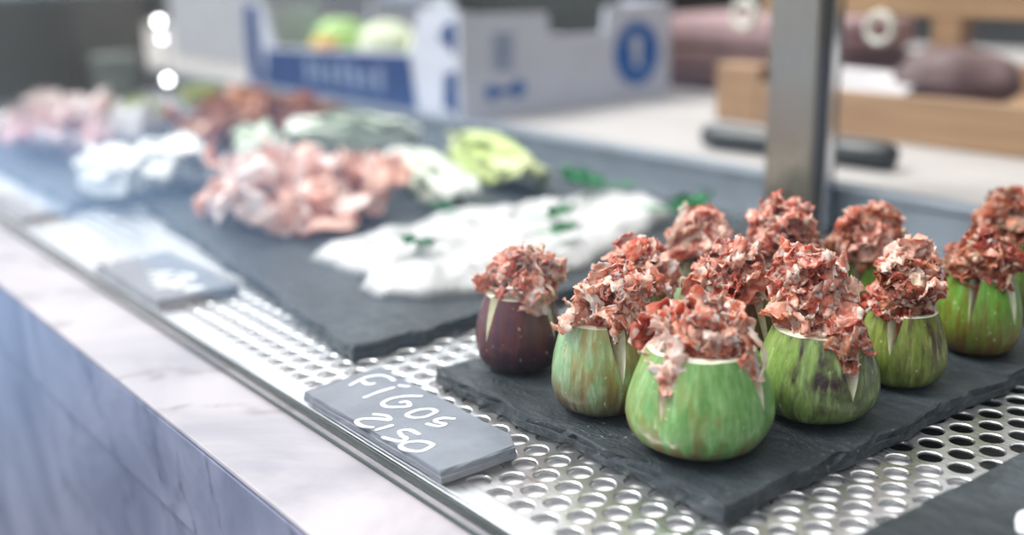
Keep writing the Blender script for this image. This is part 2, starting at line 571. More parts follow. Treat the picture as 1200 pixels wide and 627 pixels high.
# counter front: white marble ledge, front face and panel coloured as shaded marble
t = thing('marble_counter', 'white marble counter ledge above a streaky marble front, its blue grey partly painted shade', 'counter', (-0.8, 0.4, -0.95))
def cpart(name, lo, hi, mat, bev=0.0):
    b = box(lo, hi, bev)
    for v in b.verts: v.co -= Vector((-0.8, 0.4, -0.95))
    return obj(name, b, mat, t)
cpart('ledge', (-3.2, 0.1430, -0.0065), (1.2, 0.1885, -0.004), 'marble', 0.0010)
cpart('ledge_front_shade', (-3.2, 0.1433, -0.0505), (1.2, 0.1884, -0.0067), 'marble_shade', 0.001)  # same marble as the ledge, its front shade put into the colour
cpart('front_panel', (-3.2, 0.1455, -0.95), (1.2, 0.170, -0.0518), 'marble_shade', 0.001)
cpart('counter_body', (-3.2, 0.172, -0.95), (1.2, 1.7, -0.0518), 'wall_side')
cpart('tray_bed', (-3.2, 0.1888, -0.0512), (1.2, 0.5885, -0.022), 'steel')

# back counter behind the rail
bc = obj('back_counter', box((-3.2, 0.6085, -0.051), (1.2, 1.7, 0.025), 0.002), 'counter')
tag(bc, 'pale streaky worktop behind the grey rail, under the boxes and crate', 'worktop')

# grey rail between the tray and the back counter
t = thing('low_grey_rail', 'long low grey rail between the perforated tray and pale worktop', 'rail', (-1.0, 0.598, -0.051))
def rpart(name, lo, hi, mat, bev):
    b = box(lo, hi, bev)
    for v in b.verts: v.co -= Vector((-1.0, 0.598, -0.051))
    return obj(name, b, mat, t)
rpart('upright', (-3.2, 0.5895, -0.051), (1.2, 0.6075, 0.026), 'rail', 0.001)
rpart('top_cap', (-3.2, 0.5880, 0.0262), (1.2, 0.6080, 0.0305), 'rail', 0.001)

# front glass
t = thing('front_glass', 'clear upright glass pane along the front of the counter', 'glass', (-0.8, 0.1855, -0.004))
g = box((-2.4, -0.002, 0.0), (2.0, 0.002, 0.62), 0.0)
obj('pane', g, 'glass', t)
obj('edge_seal', box((-2.4, -0.0028, 0.0), (2.0, -0.0022, 0.0019), 0.0003), 'seal', t)
obj('rear_seal', box((-2.4, 0.0022, 0.0), (2.0, 0.0030, 0.0035), 0.0003), 'seal', t)

# ------------------------------------------------------------------ perforated tray
t = thing('perforated_tray', 'shiny steel display tray with staggered round holes', 'tray', (-0.8, 0.39, -0.022))
def perforated(x0, x1, y0, y1, p, r, th, near):
    V, F = [], []
    rows = int((y1 - y0) / (p * math.sqrt(3) / 2))
    cols = int((x1 - x0) / p)
    for j in range(rows):
        cy = y0 + (j + 0.5) * p * math.sqrt(3) / 2
        for i in range(cols):
            cx = x0 + (i + 0.5 + 0.5 * (j % 2)) * p
            sub = 4 if cx > near else 2
            n = 6 * sub
            hexr = p / math.sqrt(3)
            cor = [(math.cos(PI / 6 + k * PI / 3) * hexr, math.sin(PI / 6 + k * PI / 3) * hexr) for k in range(7)]
            b = len(V)
            for k in range(n):
                c, f = divmod(k, sub)
                f /= sub
                ox = cor[c][0] * (1 - f) + cor[c + 1][0] * f
                oy = cor[c][1] * (1 - f) + cor[c + 1][1] * f
                a = math.atan2(oy, ox)
                ca, sa = math.cos(a), math.sin(a)
                V.append((cx + ox, cy + oy, 0.0))
                V.append((cx + ca * (r + 0.00055), cy + sa * (r + 0.00055), 0.0))
                V.append((cx + ca * (r + 0.00012), cy + sa * (r + 0.00012), -0.00028))
                V.append((cx + ca * r, cy + sa * r, -0.0006))
                V.append((cx + ca * r, cy + sa * r, -th))
            for k in range(n):
                q, s = b + 5 * k, b + 5 * ((k + 1) % n)
                for e in range(4):
                    F.append((q + e, s + e, s + e + 1, q + e + 1))
    me = bpy.data.meshes.new('perforated_sheet')
    me.from_pydata(V, [], F)
    me.materials.append(M['tray'])
    me.materials.append(M['hole_shade'])
    for i, pl in enumerate(me.polygons): pl.material_index = 1 if i % 4 == 3 else 0
    me.flip_normals()
    me.update()
    return me
TO = Vector((-0.8, 0.39, -0.022))
me = perforated(-1.62, 0.02, 0.1975, 0.5790, 0.012, 0.00430, 0.0012, -0.62)
for v in me.vertices: v.co -= TO
# normals must face up on the sheet
up_ok = sum(p.normal.z for p in me.polygons[:4] if abs(p.normal.z) > 0.9)
if up_ok < 0: me.flip_normals()
obj('perforated_sheet', me, 'tray', t)
def tpart(name, boxes, mat):
    b = bmesh.new()
    for lo, hi, bev in boxes: add_box(b, lo, hi, bev)
    for v in b.verts: v.co -= TO
    return obj(name, b, mat, t)
tpart('rim', [((-1.66, 0.1890, -0.0210), (0.06, 0.1905, -0.0002), 0.0004), ((-1.66, 0.1906, -0.0018), (0.06, 0.1995, 0.0002), 0.0004),
              ((-1.66, 0.5755, -0.0018), (0.06, 0.5875, 0.0002), 0.0004), ((-1.66, 0.5862, -0.0210), (0.06, 0.5876, -0.0020), 0.0004),
              ((-1.66, 0.1996, -0.0018), (-1.612, 0.5754, 0.0002), 0.0004), ((0.018, 0.1996, -0.0018), (0.06, 0.5754, 0.0002), 0.0004)], 'tray')
o = tpart('liner_sheet', [((-1.655, 0.1908, -0.0060), (0.055, 0.3360, -0.0030), 0.0005)], 'liner')
tag(o, 'white liner sheet under the holes near the glass')
tpart('drip_pan', [((-1.655, 0.1908, -0.0215), (0.055, 0.5858, -0.0150), 0.001)], 'pan')


# ------------------------------------------------------------------ slates
def slate_mesh(corners, z0, th, rough=0.0022, seed=1, step=0.0035, chip=0.0022):
    """a split slate: wandering outline, chipped layered edge"""
    rnd = random.Random(seed)
    pts = []
    n = len(corners)
    for i in range(n):
        a = Vector((*corners[i], 0)); b = Vector((*corners[(i + 1) % n], 0))
        L = (b - a).length
        k = max(2, int(L / step))
        nr = Vector(((b - a).y, -(b - a).x, 0)).normalized()
        for j in range(k):
            q = a.lerp(b, j / k)
            q += nr * (noise.noise(Vector((q.x * 45, q.y * 45, seed * 3.1))) * rough + noise.noise(Vector((q.x * 190, q.y * 190, seed))) * rough * 0.45)
            pts.append(q)
    cen = sum(pts, Vector()) / len(pts)
    layers = [(0.0, 0.0004), (0.15, 0.0), (0.5, 0.0002), (0.55, 0.0006), (0.9, 0.0006), (1.0, 0.0011)]
    bm = bmesh.new()
    rings = []
    for li, (f, ins) in enumerate(layers):
        ring = []
        for q in pts:
            d = (cen - q).normalized()
            c = chip * max(0.0, noise.noise(Vector((q.x * 70, q.y * 70, seed * 5 + li * 0.5)))) * (0.3 + f * 1.6)
            c += chip * 1.3 * max(0.0, noise.noise(Vector((q.x * 150, q.y * 150, seed * 3 + li * 3.7))) - 0.08) * (0.4 + f)
            z = z0 + th * f
            if f > 0.9:
                z -= chip * 0.5 * max(0.0, noise.noise(Vector((q.x * 60, q.y * 60, seed * 9)))) 
            p = q + d * (ins + c)
            ring.append(bm.verts.new((p.x, p.y, z)))
        rings.append(ring)
    m = len(pts)
    for a, b in zip(rings, rings[1:]):
        for i in range(m):
            j = (i + 1) % m
            bm.faces.new((a[i], a[j], b[j], b[i]))
    prev = rings[-1]
    for s in (0.985, 0.95, 0.85, 0.55, 0.2):
        ring = []
        for q in pts:
            p = cen.lerp(q, s * 0.985)
            ring.append(bm.verts.new((p.x, p.y, z0 + th + 0.00025 * noise.noise(Vector((p.x * 60, p.y * 60, seed))))))
        for i in range(m):
            j = (i + 1) % m
            bm.faces.new((prev[i], prev[j], ring[j], ring[i]))
        prev = ring
    bm.faces.new(prev)
    bm.faces.new(list(reversed(rings[0])))
    bmesh.ops.recalc_face_normals(bm, faces=bm.faces)
    return bm


def slate(name, corners, label, cat, z0=0.0003, th=0.0065, seed=1, mat='slate', **kw):
    cx = sum(c[0] for c in corners) / len(corners); cy = sum(c[1] for c in corners) / len(corners)
    b = slate_mesh([(c[0] - cx, c[1] - cy) for c in corners], 0.0, th, seed=seed, **kw)
    o = obj(name, b, mat, None, (cx, cy, z0))
    return tag(o, label, cat)


slate('serving_slate', [(-0.368, 0.242), (-0.206, 0.243), (-0.204, 0.530), (-0.368, 0.530)],
      'dark slate board carrying the stuffed figs', 'slate board', seed=3)
slate('serving_slate', [(-0.414, 0.229), (-0.420, 0.558), (-0.815, 0.578), (-0.800, 0.276)],
      'long slate board carrying the white spread and the pink ham pile', 'slate board', seed=8)
slate('serving_slate', [(-0.830, 0.232), (-0.845, 0.572), (-1.36, 0.575), (-1.37, 0.235)],
      'slate board in deep blur under the far pink ham and dark cured meat', 'slate board', seed=12)


def price_tag(corners, z0, th, label, seed, strokes, wdt, letter_label, tilt=(0, 0, 0), mat='tag'):
    cx = sum(c[0] for c in corners) / len(corners); cy = sum(c[1] for c in corners) / len(corners)
    t = thing('price_tag', label, 'price tag', (cx, cy, z0))
    t.rotation_euler = tilt
    b = slate_mesh([(c[0] - cx, c[1] - cy) for c in corners], 0.0, th, rough=0.0009, seed=seed, chip=0.0010, step=0.004)
    obj('tag_board', b, mat, t)
    s = bmesh.new()
    for st in strokes:
        add_stroke(s, [(x / 1000 - cx, y / 1000 - cy) for x, y in st], wdt, th - 0.0002, th + 0.0002)
    bmesh.ops.recalc_face_normals(s, faces=s.faces)
    o = obj('lettering', s, 'chalk', t)
    if letter_label: tag(o, letter_label)
    return t


FIGOS = [[(-376.1, 206.9), (-377.9, 211.9), (-378.7, 216.7), (-376.5, 221.3), (-372.0, 223.0), (-367.4, 222.5)],
         [(-376.5, 212.6), (-371.7, 212.5), (-370.7, 214.6)],
         [(-360.7, 204.4), (-361.5, 211.4), (-361.1, 218.1)], [(-361.2, 221.4), (-357.8, 223.4)],
         [(-345.8, 221.6), (-350.0, 217.3), (-352.1, 211.7), (-350.8, 206.7), (-346.6, 206.0), (-343.2, 209.1), (-340.9, 213.0), (-345.1, 214.5), (-346.2, 212.5)],
         [(-329.0, 218.0), (-332.7, 217.5), (-335.4, 213.2), (-334.7, 207.8), (-330.8, 207.9), (-328.0, 212.0), (-329.0, 218.0)],
         [(-319.1, 218.7), (-322.1, 216.3), (-322.9, 213.1), (-320.8, 212.4), (-317.3, 213.7), (-317.4, 210.8), (-322.0, 208.7)],
         [(-343.7, 198.6), (-339.2, 201.4), (-335.0, 200.2), (-339.6, 197.2), (-343.3, 192.9), (-342.7, 190.0), (-337.9, 189.7), (-334.1, 191.7)],
         [(-331.0, 192.0), (-330.3, 198.0)],
         [(-317.0, 201.4), (-322.3, 200.9), (-324.1, 197.7), (-320.5, 196.1), (-316.9, 195.9), (-316.6, 192.9), (-323.6, 190.3)],
         [(-305.5, 200.5), (-310.2, 199.4), (-313.7, 195.3), (-313.4, 191.2), (-309.1, 190.9), (-304.5, 194.2), (-305.5, 200.5)]]
price_tag([(-0.3855, 0.1895), (-0.2860, 0.1900), (-0.2840, 0.2215), (-0.292, 0.2265), (-0.3865, 0.2275)], 0.0016, 0.0046,
          'grey slate tag chalked FIGOS 2,50 in front of the stuffed figs', 5, FIGOS, 0.0021, 'white handwritten lettering FIGOS 2,50', tilt=(0.03, 0, 0))
S2 = [[(-585, 202), (-588, 212), (-580, 218), (-577, 210), (-582, 204)], [(-573, 200), (-572, 214), (-567, 207)], [(-606, 208), (-600, 218), (-596, 206)],
      [(-592, 220), (-584, 224), (-579, 221)], [(-564, 212), (-558, 220), (-557, 210)]]
price_tag([(-0.648, 0.1900), (-0.550, 0.1905), (-0.549, 0.236), (-0.650, 0.235)], 0.0004, 0.0048,
          'blurred grey slate tag in front of the pink ham pile', 6, S2, 0.0045, 'illegible white handwriting')
S3 = [[(-905, 205), (-898, 218), (-890, 206)], [(-880, 206), (-874, 220), (-868, 208)], [(-858, 212), (-848, 216), (-842, 208)]]
price_tag([(-0.915, 0.1905), (-0.812, 0.1905), (-0.814, 0.229), (-0.915, 0.229)], 0.0004, 0.0048,
          'far blurred slate tag at the end of the marble ledge', 7, S3, 0.0045, 'illegible white handwriting')
S4 = [[(-138.5, 299), (-141.5, 304), (-143.5, 309.5), (-142, 314)], [(-124, 306), (-130, 314), (-128, 322)], [(-108, 300), (-116, 310)]]
price_tag([(-0.1705, 0.2500), (-0.060, 0.2500), (-0.060, 0.3700), (-0.1660, 0.3660)], 0.0004, 0.0065,
          'dark slate tag with a white chalk stroke in the lower corner of the photo', 9, S4, 0.0032, 'white chalk strokes', mat='slate')

# ------------------------------------------------------------------ ham shavings
def thicken(bm, G, th):
    """give a grid sheet a second face th behind the first and close its rim"""
    bm.normal_update()
    B = [[bm.verts.new(v.co - v.normal * th) for v in row] for row in G]
    nu, nv = len(G) - 1, len(G[0]) - 1
    for i in range(nu):
        for j in range(nv):
            bm.faces.new((B[i][j + 1], B[i + 1][j + 1], B[i + 1][j], B[i][j]))
    for i in range(nu):
        bm.faces.new((G[i + 1][0], G[i][0], B[i][0], B[i + 1][0]))
        bm.faces.new((G[i][nv], G[i + 1][nv], B[i + 1][nv], B[i][nv]))
    for j in range(nv):
        bm.faces.new((G[0][j], G[0][j + 1], B[0][j + 1], B[0][j]))
        bm.faces.new((G[nu][j + 1], G[nu][j], B[nu][j], B[nu][j + 1]))


def sheet(a, b, nu, nv, curl, ripple, seed, th=0.0003, ragged=0.35, twist=0.0, fold=0.0, crinkle=0.0):
    """a thin crinkled flake: a grid sheet curled about X, rippled, with a ragged outline"""
    rnd = random.Random(seed)
    bm = bmesh.new()
    o1 = Vector((seed * 1.7, seed * 0.6, 0))
    ph = [rnd.uniform(0, 6.28) for _ in range(4)]
    G = []
    for i in range(nu + 1):
        u = i / nu * 2 - 1
        row = []
        wid = (1 - abs(u) ** 3 * 0.55) * (1 + ragged * noise.noise(Vector((u * 3.1, seed, 0))))
        for j in range(nv + 1):
            v = j / nv * 2 - 1
            e = 1 + ragged * noise.noise(Vector((u * 6, v * 2, seed + 9))) * abs(v)
            x = u * a * (1 + 0.25 * ragged * noise.noise(Vector((v * 5, seed * 2.0, 4))))
            y = v * b * wid * e
            z = ripple * b * (0.55 * math.sin(u * 5 + ph[0] + v * 1.5) * abs(v) + 0.45 * math.sin(v * 4 + ph[1]) + 1.1 * noise.noise(Vector((u * 2.2, v * 2.2, seed * 1.3))))
            z += crinkle * b * (0.5 - abs(noise.noise(Vector((u * 4.0, v * 3.2, seed * 2.7 + 3)))) * 1.6 + 0.35 * noise.noise(Vector((u * 9, v * 7, seed))))
            if curl:
                ang = x * curl
                R = 1 / curl
                x, z = (R - z) * math.sin(ang), R - (R - z) * math.cos(ang)
            if fold:
                ang = y * fold
                R = 1 / fold
                y, z = (R - z) * math.sin(ang), R - (R - z) * math.cos(ang)
            if twist:
                an = u * twist
                y, z = y * math.cos(an) - z * math.sin(an), y * math.sin(an) + z * math.cos(an)
            row.append(bm.verts.new((x, y, z)))
        G.append(row)
    for i in range(nu):
        for j in range(nv):
            bm.faces.new((G[i][j], G[i + 1][j], G[i + 1][j + 1], G[i][j + 1]))
    thicken(bm, G, th)
    cz = sum((v.co for v in bm.verts), Vector()) / len(bm.verts)
    for v in bm.verts: v.co -= cz
    return bm


def to_mesh(name, bm, mat, smooth=True):
    me = bpy.data.meshes.new(name)
    bm.to_mesh(me); bm.free()
    me.materials.append(M[mat])
    if smooth:
        for p in me.polygons: p.use_smooth = True
    return me


FL = {}
rnd = random.Random(77)
for mat in ('ham_pink', 'ham_red', 'ham_brown', 'ham_fat'):
    L = []
    for k in range(14):
        big = k % 2 == 0
        huge = k % 2 == 1 and k % 6 != 5
        a = rnd.uniform(0.0070, 0.0115) if big else rnd.uniform(0.0040, 0.0070)
        b = rnd.uniform(0.0040, 0.0070) if big else rnd.uniform(0.0024, 0.0042)
        if huge: a, b = rnd.uniform(0.0085, 0.0125), rnd.uniform(0.0055, 0.0085)
        if mat == 'ham_fat': a, b = rnd.uniform(0.006, 0.011), rnd.uniform(0.0012, 0.0028)
        L.append(to_mesh('ham_shaving', sheet(a, b, 26, 16, rnd.choice([0, 90, 140, -120]) * (0.7 if big else 1), rnd.uniform(0.2, 0.45), k * 3.3 + len(FL) * 41,
                                              0.00020, rnd.uniform(0.30, 0.6), rnd.uniform(-0.9, 0.9), rnd.choice([0, 90, -130]), rnd.uniform(0.25, 0.55)), mat))
    FL[mat] = L


# ------------------------------------------------------------------ stuffed figs
PROF = [(0.0, .45), (.015, .58), (.045, .72), (.10, .85), (.16, .915), (.22, .955), (.29, .985), (.36, 1.0), (.44, .995), (.52, .98), (.60, .955), (.68, .92), (.75, .885), (.82, .845), (.88, .81), (.93, .775), (.97, .75), (1.0, .73)]


def fig_meshes(R, H, slit_a, slit_z, slit_w, seed, flatcut=False):
    """skin, cut flesh of a fig with its top cut off and cut crosswise: four wedges that gape along the slits"""
    nu = 14
    prof = PROF
    skin = bmesh.new()
    flesh = bmesh.new()
    ns = len(slit_a)
    top_t = 0.0011
    def rad(zf, a):
        for (z0, r0), (z1, r1) in zip(prof, prof[1:]):
            if zf <= z1 + 1e-9:
                s = (zf - z0) / (z1 - z0)
                r = r0 + (r1 - r0) * s
                break
        k = 1 + 0.018 * math.sin(7 * a + seed) * math.sin(PI * min(1, zf * 1.1)) + 0.012 * math.sin(11 * a + seed * 2.3) * math.sin(PI * min(1, zf * 1.1))
        k += 0.05 * noise.noise(Vector((math.cos(a) * 0.8, math.sin(a) * 0.8, seed * 2.1)))
        return R * r * k
    for s in range(ns):
        a0 = slit_a[s]; a1 = slit_a[(s + 1) % ns]
        if a1 <= a0: a1 += 2 * PI
        w0, w1 = slit_w[s], slit_w[(s + 1) % ns]
        z0s, z1s = slit_z[s], slit_z[(s + 1) % ns]
        sk = []
        fl_l, fl_r = [], []
        for zi, (zf, _) in enumerate(prof):
            d0 = max(0.0, (zf - z0s) / (1 - z0s)) * w0 if zf > z0s else 0.0
            d1 = max(0.0, (zf - z1s) / (1 - z1s)) * w1 if zf > z1s else 0.0
            b0, b1 = a0 + d0, a1 - d1
            row = []
            for j in range(nu + 1):
                a = b0 + (b1 - b0) * j / nu
                r = rad(zf, a)
                gape = 1.0
                row.append(skin.verts.new((r * gape * math.cos(a), r * gape * math.sin(a), H * zf)))
            sk.append(row)
            if zf > 0.2:
                for lst, a in ((fl_l, b0), (fl_r, b1)):
                    r = rad(zf, a)
                    rin = R * 0.30
                    mid = (r * 0.985, H * zf)
                    lst.append((flesh.verts.new((r * 0.992 * math.cos(a), r * 0.992 * math.sin(a), H * zf)),
                                flesh.verts.new((rin * math.cos(a), rin * math.sin(a), H * zf - 0.001))))
        for r0, r1 in zip(sk, sk[1:]):
            for j in range(nu):
                skin.faces.new((r0[j], r0[j + 1], r1[j + 1], r1[j]))
        for lst, flip in ((fl_l, False), (fl_r, True)):
            for p, q in zip(lst, lst[1:]):
                f = (p[0], p[1], q[1], q[0])
                flesh.faces.new(tuple(reversed(f)) if flip else f)
        # flat cut top: pale rim, slightly dished
        rings = []
        for fr, dz in ((1.0, 0.0), (0.965, 0.0002), (0.80, 0.0004), (0.55, -0.0020), (0.34, -0.0050)):
            ring = []
            for j in range(nu + 1):
                co = sk[-1][j].co
                ring.append(flesh.verts.new((co.x * fr, co.y * fr, H + dz + (0.0004 * noise.noise(Vector((co.x * 300, co.y * 300, fr * 9)))))))
            rings.append(ring)
        for r0, r1 in zip(rings, rings[1:]):
            for j in range(nu):
                flesh.faces.new((r0[j], r0[j + 1], r1[j + 1], r1[j]))
    # underside
    bmesh.ops.remove_doubles(skin, verts=skin.verts, dist=1e-6)
    bed = [e for e in skin.edges if e.is_boundary and all(v.co.z < 1e-6 for v in e.verts)]
    if bed: bmesh.ops.holes_fill(skin, edges=bed, sides=0)
    bmesh.ops.recalc_face_normals(skin, faces=skin.faces)
    # pulp core that closes the slits
    pulp = lathe([(H * 0.18, R * 0.05), (H * 0.2, R * 0.36), (H * 0.93, R * 0.36), (H * 0.95, R * 0.05)], 20)
    return skin, flesh, pulp


def stuffed_fig(x, y, R, H, label, skin_mat, hams, nham=42, hh=0.020, slit_a=None, slit_z=None, slit_w=None, seed=1, spread=1.0, z0=0.0070, lean=(0, 0), extra=()):
    t = thing('stuffed_fig', label, 'stuffed fig', (x, y, z0), 0, 'figs stuffed with ham')
    rn = random.Random(seed * 17 + 5)
    slit_a = slit_a or [0.3, 1.9, 3.4, 5.0]
    slit_z = slit_z or [0.42] * len(slit_a)
    slit_w = [q * 1.6 for q in (slit_w or [0.13] * len(slit_a))]
    sk, fl, pu = fig_meshes(R, H, slit_a, slit_z, slit_w, seed)
    obj('fig_skin', sk, skin_mat, t, smooth=True)
    o = obj('cut_flesh', fl, 'flesh', t)
    tag(o, 'cream cut flesh')
    o = obj('pulp', pu, 'pulp', t)
    # heap of ham shavings on the cut top
    rt_ = R * 0.66 * spread
    for k in range(nham):
        f = (k + 0.5) / nham
        ht = f ** 0.8                                     # lower ones first
        a = k * 2.39996 + rn.uniform(-0.4, 0.4)
        rr = rt_ * (1.06 - 0.80 * ht ** 1.5) * rn.uniform(0.72, 1.12)
        px = rr * math.cos(a) + lean[0] * ht
        py = rr * math.sin(a) + lean[1] * ht
        pz = H + 0.0018 + max(0.006, hh - 0.005) * ht * rn.uniform(0.80, 1.08)
        me = rn.choice(FL[rn.choices(hams[0], hams[1])[0]])
        o = bpy.data.objects.new('ham_shaving', me)
        C.objects.link(o)
        o.parent = t
        o.location = (px, py, pz)
        nrm = Vector((math.cos(a) * (1.1 - 0.7 * ht), math.sin(a) * (1.1 - 0.7 * ht), 0.35 + 0.9 * ht)) + Vector((rn.uniform(-.9, .9), rn.uniform(-.9, .9), rn.uniform(-.4, .6)))
        q = nrm.to_track_quat('Z', 'Y')
        o.rotation_mode = 'QUATERNION'
        from mathutils import Quaternion
        o.rotation_quaternion = q @ Quaternion((0, 0, 1), rn.uniform(0, 6.28))
        s = rn.uniform(0.75, 1.2) * (R / 0.021) ** 0.5
        o.scale = (s, s, s)
    for (a, rf, dz, s, mat, k) in extra:                   # flakes that hang over the rim
        o = bpy.data.objects.new('ham_shaving', FL[mat][k])
        C.objects.link(o)
        o.parent = t
        o.location = (R * rf * math.cos(a), R * rf * math.sin(a), H + dz)
        nrm = Vector((math.cos(a), math.sin(a), 0.45))
        o.rotation_mode = 'QUATERNION'
        o.rotation_quaternion = nrm.to_track_quat('Z', 'Y') @ Quaternion((0, 0, 1), PI / 2)
        o.scale = (s, s, s)
    return t


from mathutils import Quaternion
K = {}
K['purple'] = m_skin('fig_skin_purple', (0.085, 0.018, 0.022), (0.14, 0.030, 0.028), (0.055, 0.012, 0.022), (0.030, 0.016, 0.030), 0.5, 0.55, 1.0, 0.30, ribs=0.12)
K['pale'] = m_skin('fig_skin_pale_green', (0.20, 0.37, 0.17), (0.36, 0.48, 0.27), (0.36, 0.22, 0.035), (0.10, 0.045, 0.03), 0.42, 0.60, 2.0, side=0.2, bias=0.16)
K['bright'] = m_skin('fig_skin_bright_green', (0.125, 0.30, 0.075), (0.23, 0.41, 0.15), (0.28, 0.27, 0.07), (0.20, 0.13, 0.06), 0.05, 0.30, 3.0, side=-2.2, bias=0.22)
K['mottled'] = m_skin('fig_skin_mottled', (0.20, 0.33, 0.07), (0.30, 0.42, 0.13), (0.045, 0.020, 0.030), (0.13, 0.14, 0.05), 0.88, 0.25, 4.0, side=0.45, bias=0.30)
K['yellow'] = m_skin('fig_skin_yellow_green', (0.16, 0.24, 0.035), (0.28, 0.31, 0.07), (0.075, 0.036, 0.02), (0.10, 0.15, 0.03), 0.70, 0.18, 5.0, side=0.9, bias=0.15)
K['vivid'] = m_skin('fig_skin_vivid_green', (0.10, 0.27, 0.025), (0.18, 0.36, 0.05), (0.17, 0.10, 0.02), (0.15, 0.065, 0.015), 0.40, 0.75, 6.0)
K['brown'] = m_skin('fig_skin_brown', (0.075, 0.045, 0.028), (0.13, 0.085, 0.04), (0.05, 0.025, 0.018), (0.04, 0.02, 0.015), 0.5, 0.5, 7.0)

PINK = (('ham_pink', 'ham_fat', 'ham_red'), (6, 2.5, 0.8))
MIX = (('ham_pink', 'ham_red', 'ham_fat'), (4.5, 3.5, 2))
RED = (('ham_red', 'ham_brown', 'ham_pink', 'ham_fat'), (4.5, 3.5, 1.2, 0.7))
BROWN = (('ham_brown', 'ham_red', 'ham_fat'), (7, 2, 0.4))
# directions on the slate: the camera looks along 142 deg, so -38 deg (-0.66 rad) faces it
A0 = -0.66
stuffed_fig(-0.3465, 0.2730, 0.0186, 0.0326, 'dark purple fig at the left end, topped with pink ham', K['purple'], PINK, 48, 0.020,
            [A0 - 0.85, A0 + 0.9, A0 + 2.4, A0 + 3.9], [0.45] * 4, [0.10, 0.10, 0.13, 0.13], 1, 1.10, lean=(0.003, 0.003))
stuffed_fig(-0.2904, 0.2679, 0.0191, 0.0361, 'pale green fig with yellow brown base between the purple fig and the big green one', K['pale'], PINK, 43, 0.021,
            [A0 - 2.0, A0 + 0.36, A0 + 1.9, A0 + 3.2], [0.5, 0.42, 0.45, 0.45], [0.12, 0.16, 0.13, 0.13], 2, 1.0, lean=(0.005, 0.008))
stuffed_fig(-0.2435, 0.2728, 0.0258, 0.0370, 'largest smooth bright green fig at the front of the slate', K['bright'], PINK, 41, 0.0145,
            [A0 - 0.72, A0 + 0.86, A0 + 2.4, A0 + 3.9], [0.42, 0.48, 0.45, 0.45], [0.13, 0.17, 0.13, 0.13], 3, 0.86,
            extra=((A0 - 0.72, 0.74, -0.0035, 1.0, 'ham_pink', 2), (A0 + 1.0, 0.80, 0.0015, 1.15, 'ham_fat', 1)))
stuffed_fig(-0.2340, 0.3269, 0.0228, 0.0342, 'green fig with dark purple streaked side, right of the largest fig', K['mottled'], MIX, 47, 0.027,
            [A0 - 2.0, A0 + 0.30, A0 + 1.9, A0 + 3.5], [0.45, 0.38, 0.45, 0.45], [0.13, 0.19, 0.13, 0.13], 4, 0.72, lean=(-0.008, -0.001),
            extra=((A0 + 0.42, 0.66, -0.001, 0.9, 'ham_red', 3), (A0 + 0.15, 0.75, -0.003, 0.8, 'ham_brown', 3), (A0 + 0.3, 0.78, -0.006, 0.7, 'ham_red', 1)))
stuffed_fig(-0.2318, 0.3785, 0.0175, 0.0304, 'yellow green fig with brown stripes, second from the right end of the front row', K['yellow'], RED, 45, 0.025,
            [A0 - 0.6, A0 + 1.3, A0 + 2.6, A0 + 4.1], [0.5, 0.55, 0.45, 0.45], [0.15, 0.1, 0.13, 0.13], 5, 0.86)
stuffed_fig(-0.2312, 0.4349, 0.0177, 0.0342, 'vivid green fig with brown base at the right end of the front row', K['vivid'], BROWN, 43, 0.018,
            [A0 - 0.6, A0 + 0.55, A0 + 2.4, A0 + 3.9], [0.45] * 4, [0.10, 0.13, 0.13, 0.13], 6, 1.0)
stuffed_fig(-0.2500, 0.4900, 0.0178, 0.0360, 'fig at the far right corner of the slate under dark brown ham', K['vivid'], BROWN, 41, 0.024, seed=7, spread=1.1)
stuffed_fig(-0.2750, 0.3250, 0.0180, 0.0370, 'dark brown fig half hidden behind the largest green fig', K['brown'], RED, 45, 0.023,
            [A0 - 1.2, A0 + 0.7, A0 + 2.4, A0 + 3.9], seed=8, spread=1.15)
stuffed_fig(-0.3080, 0.3060, 0.0170, 0.0370, 'small green fig behind the pale green fig and its ham', K['pale'], MIX, 41, 0.020, seed=9, spread=1.1)
stuffed_fig(-0.3230, 0.3600, 0.0175, 0.0370, 'fig at the back left of the slate, topped with loose curled ham', K['pale'], MIX, 40, 0.019, seed=10, spread=1.1,
            extra=((A0 + 3.6, 0.8, 0.013, 1.5, 'ham_fat', 4), (A0 - 1.3, 0.7, 0.016, 1.3, 'ham_fat', 6)))
stuffed_fig(-0.2920, 0.3760, 0.0180, 0.0380, 'green fig behind the dark brown one under a tall red ham heap', K['bright'], RED, 45, 0.027, seed=11, spread=1.2)
stuffed_fig(-0.2760, 0.4180, 0.0170, 0.0370, 'fig in the back row before the steel post, topped with reddish ham', K['vivid'], RED, 45, 0.023, seed=12, spread=1.25)

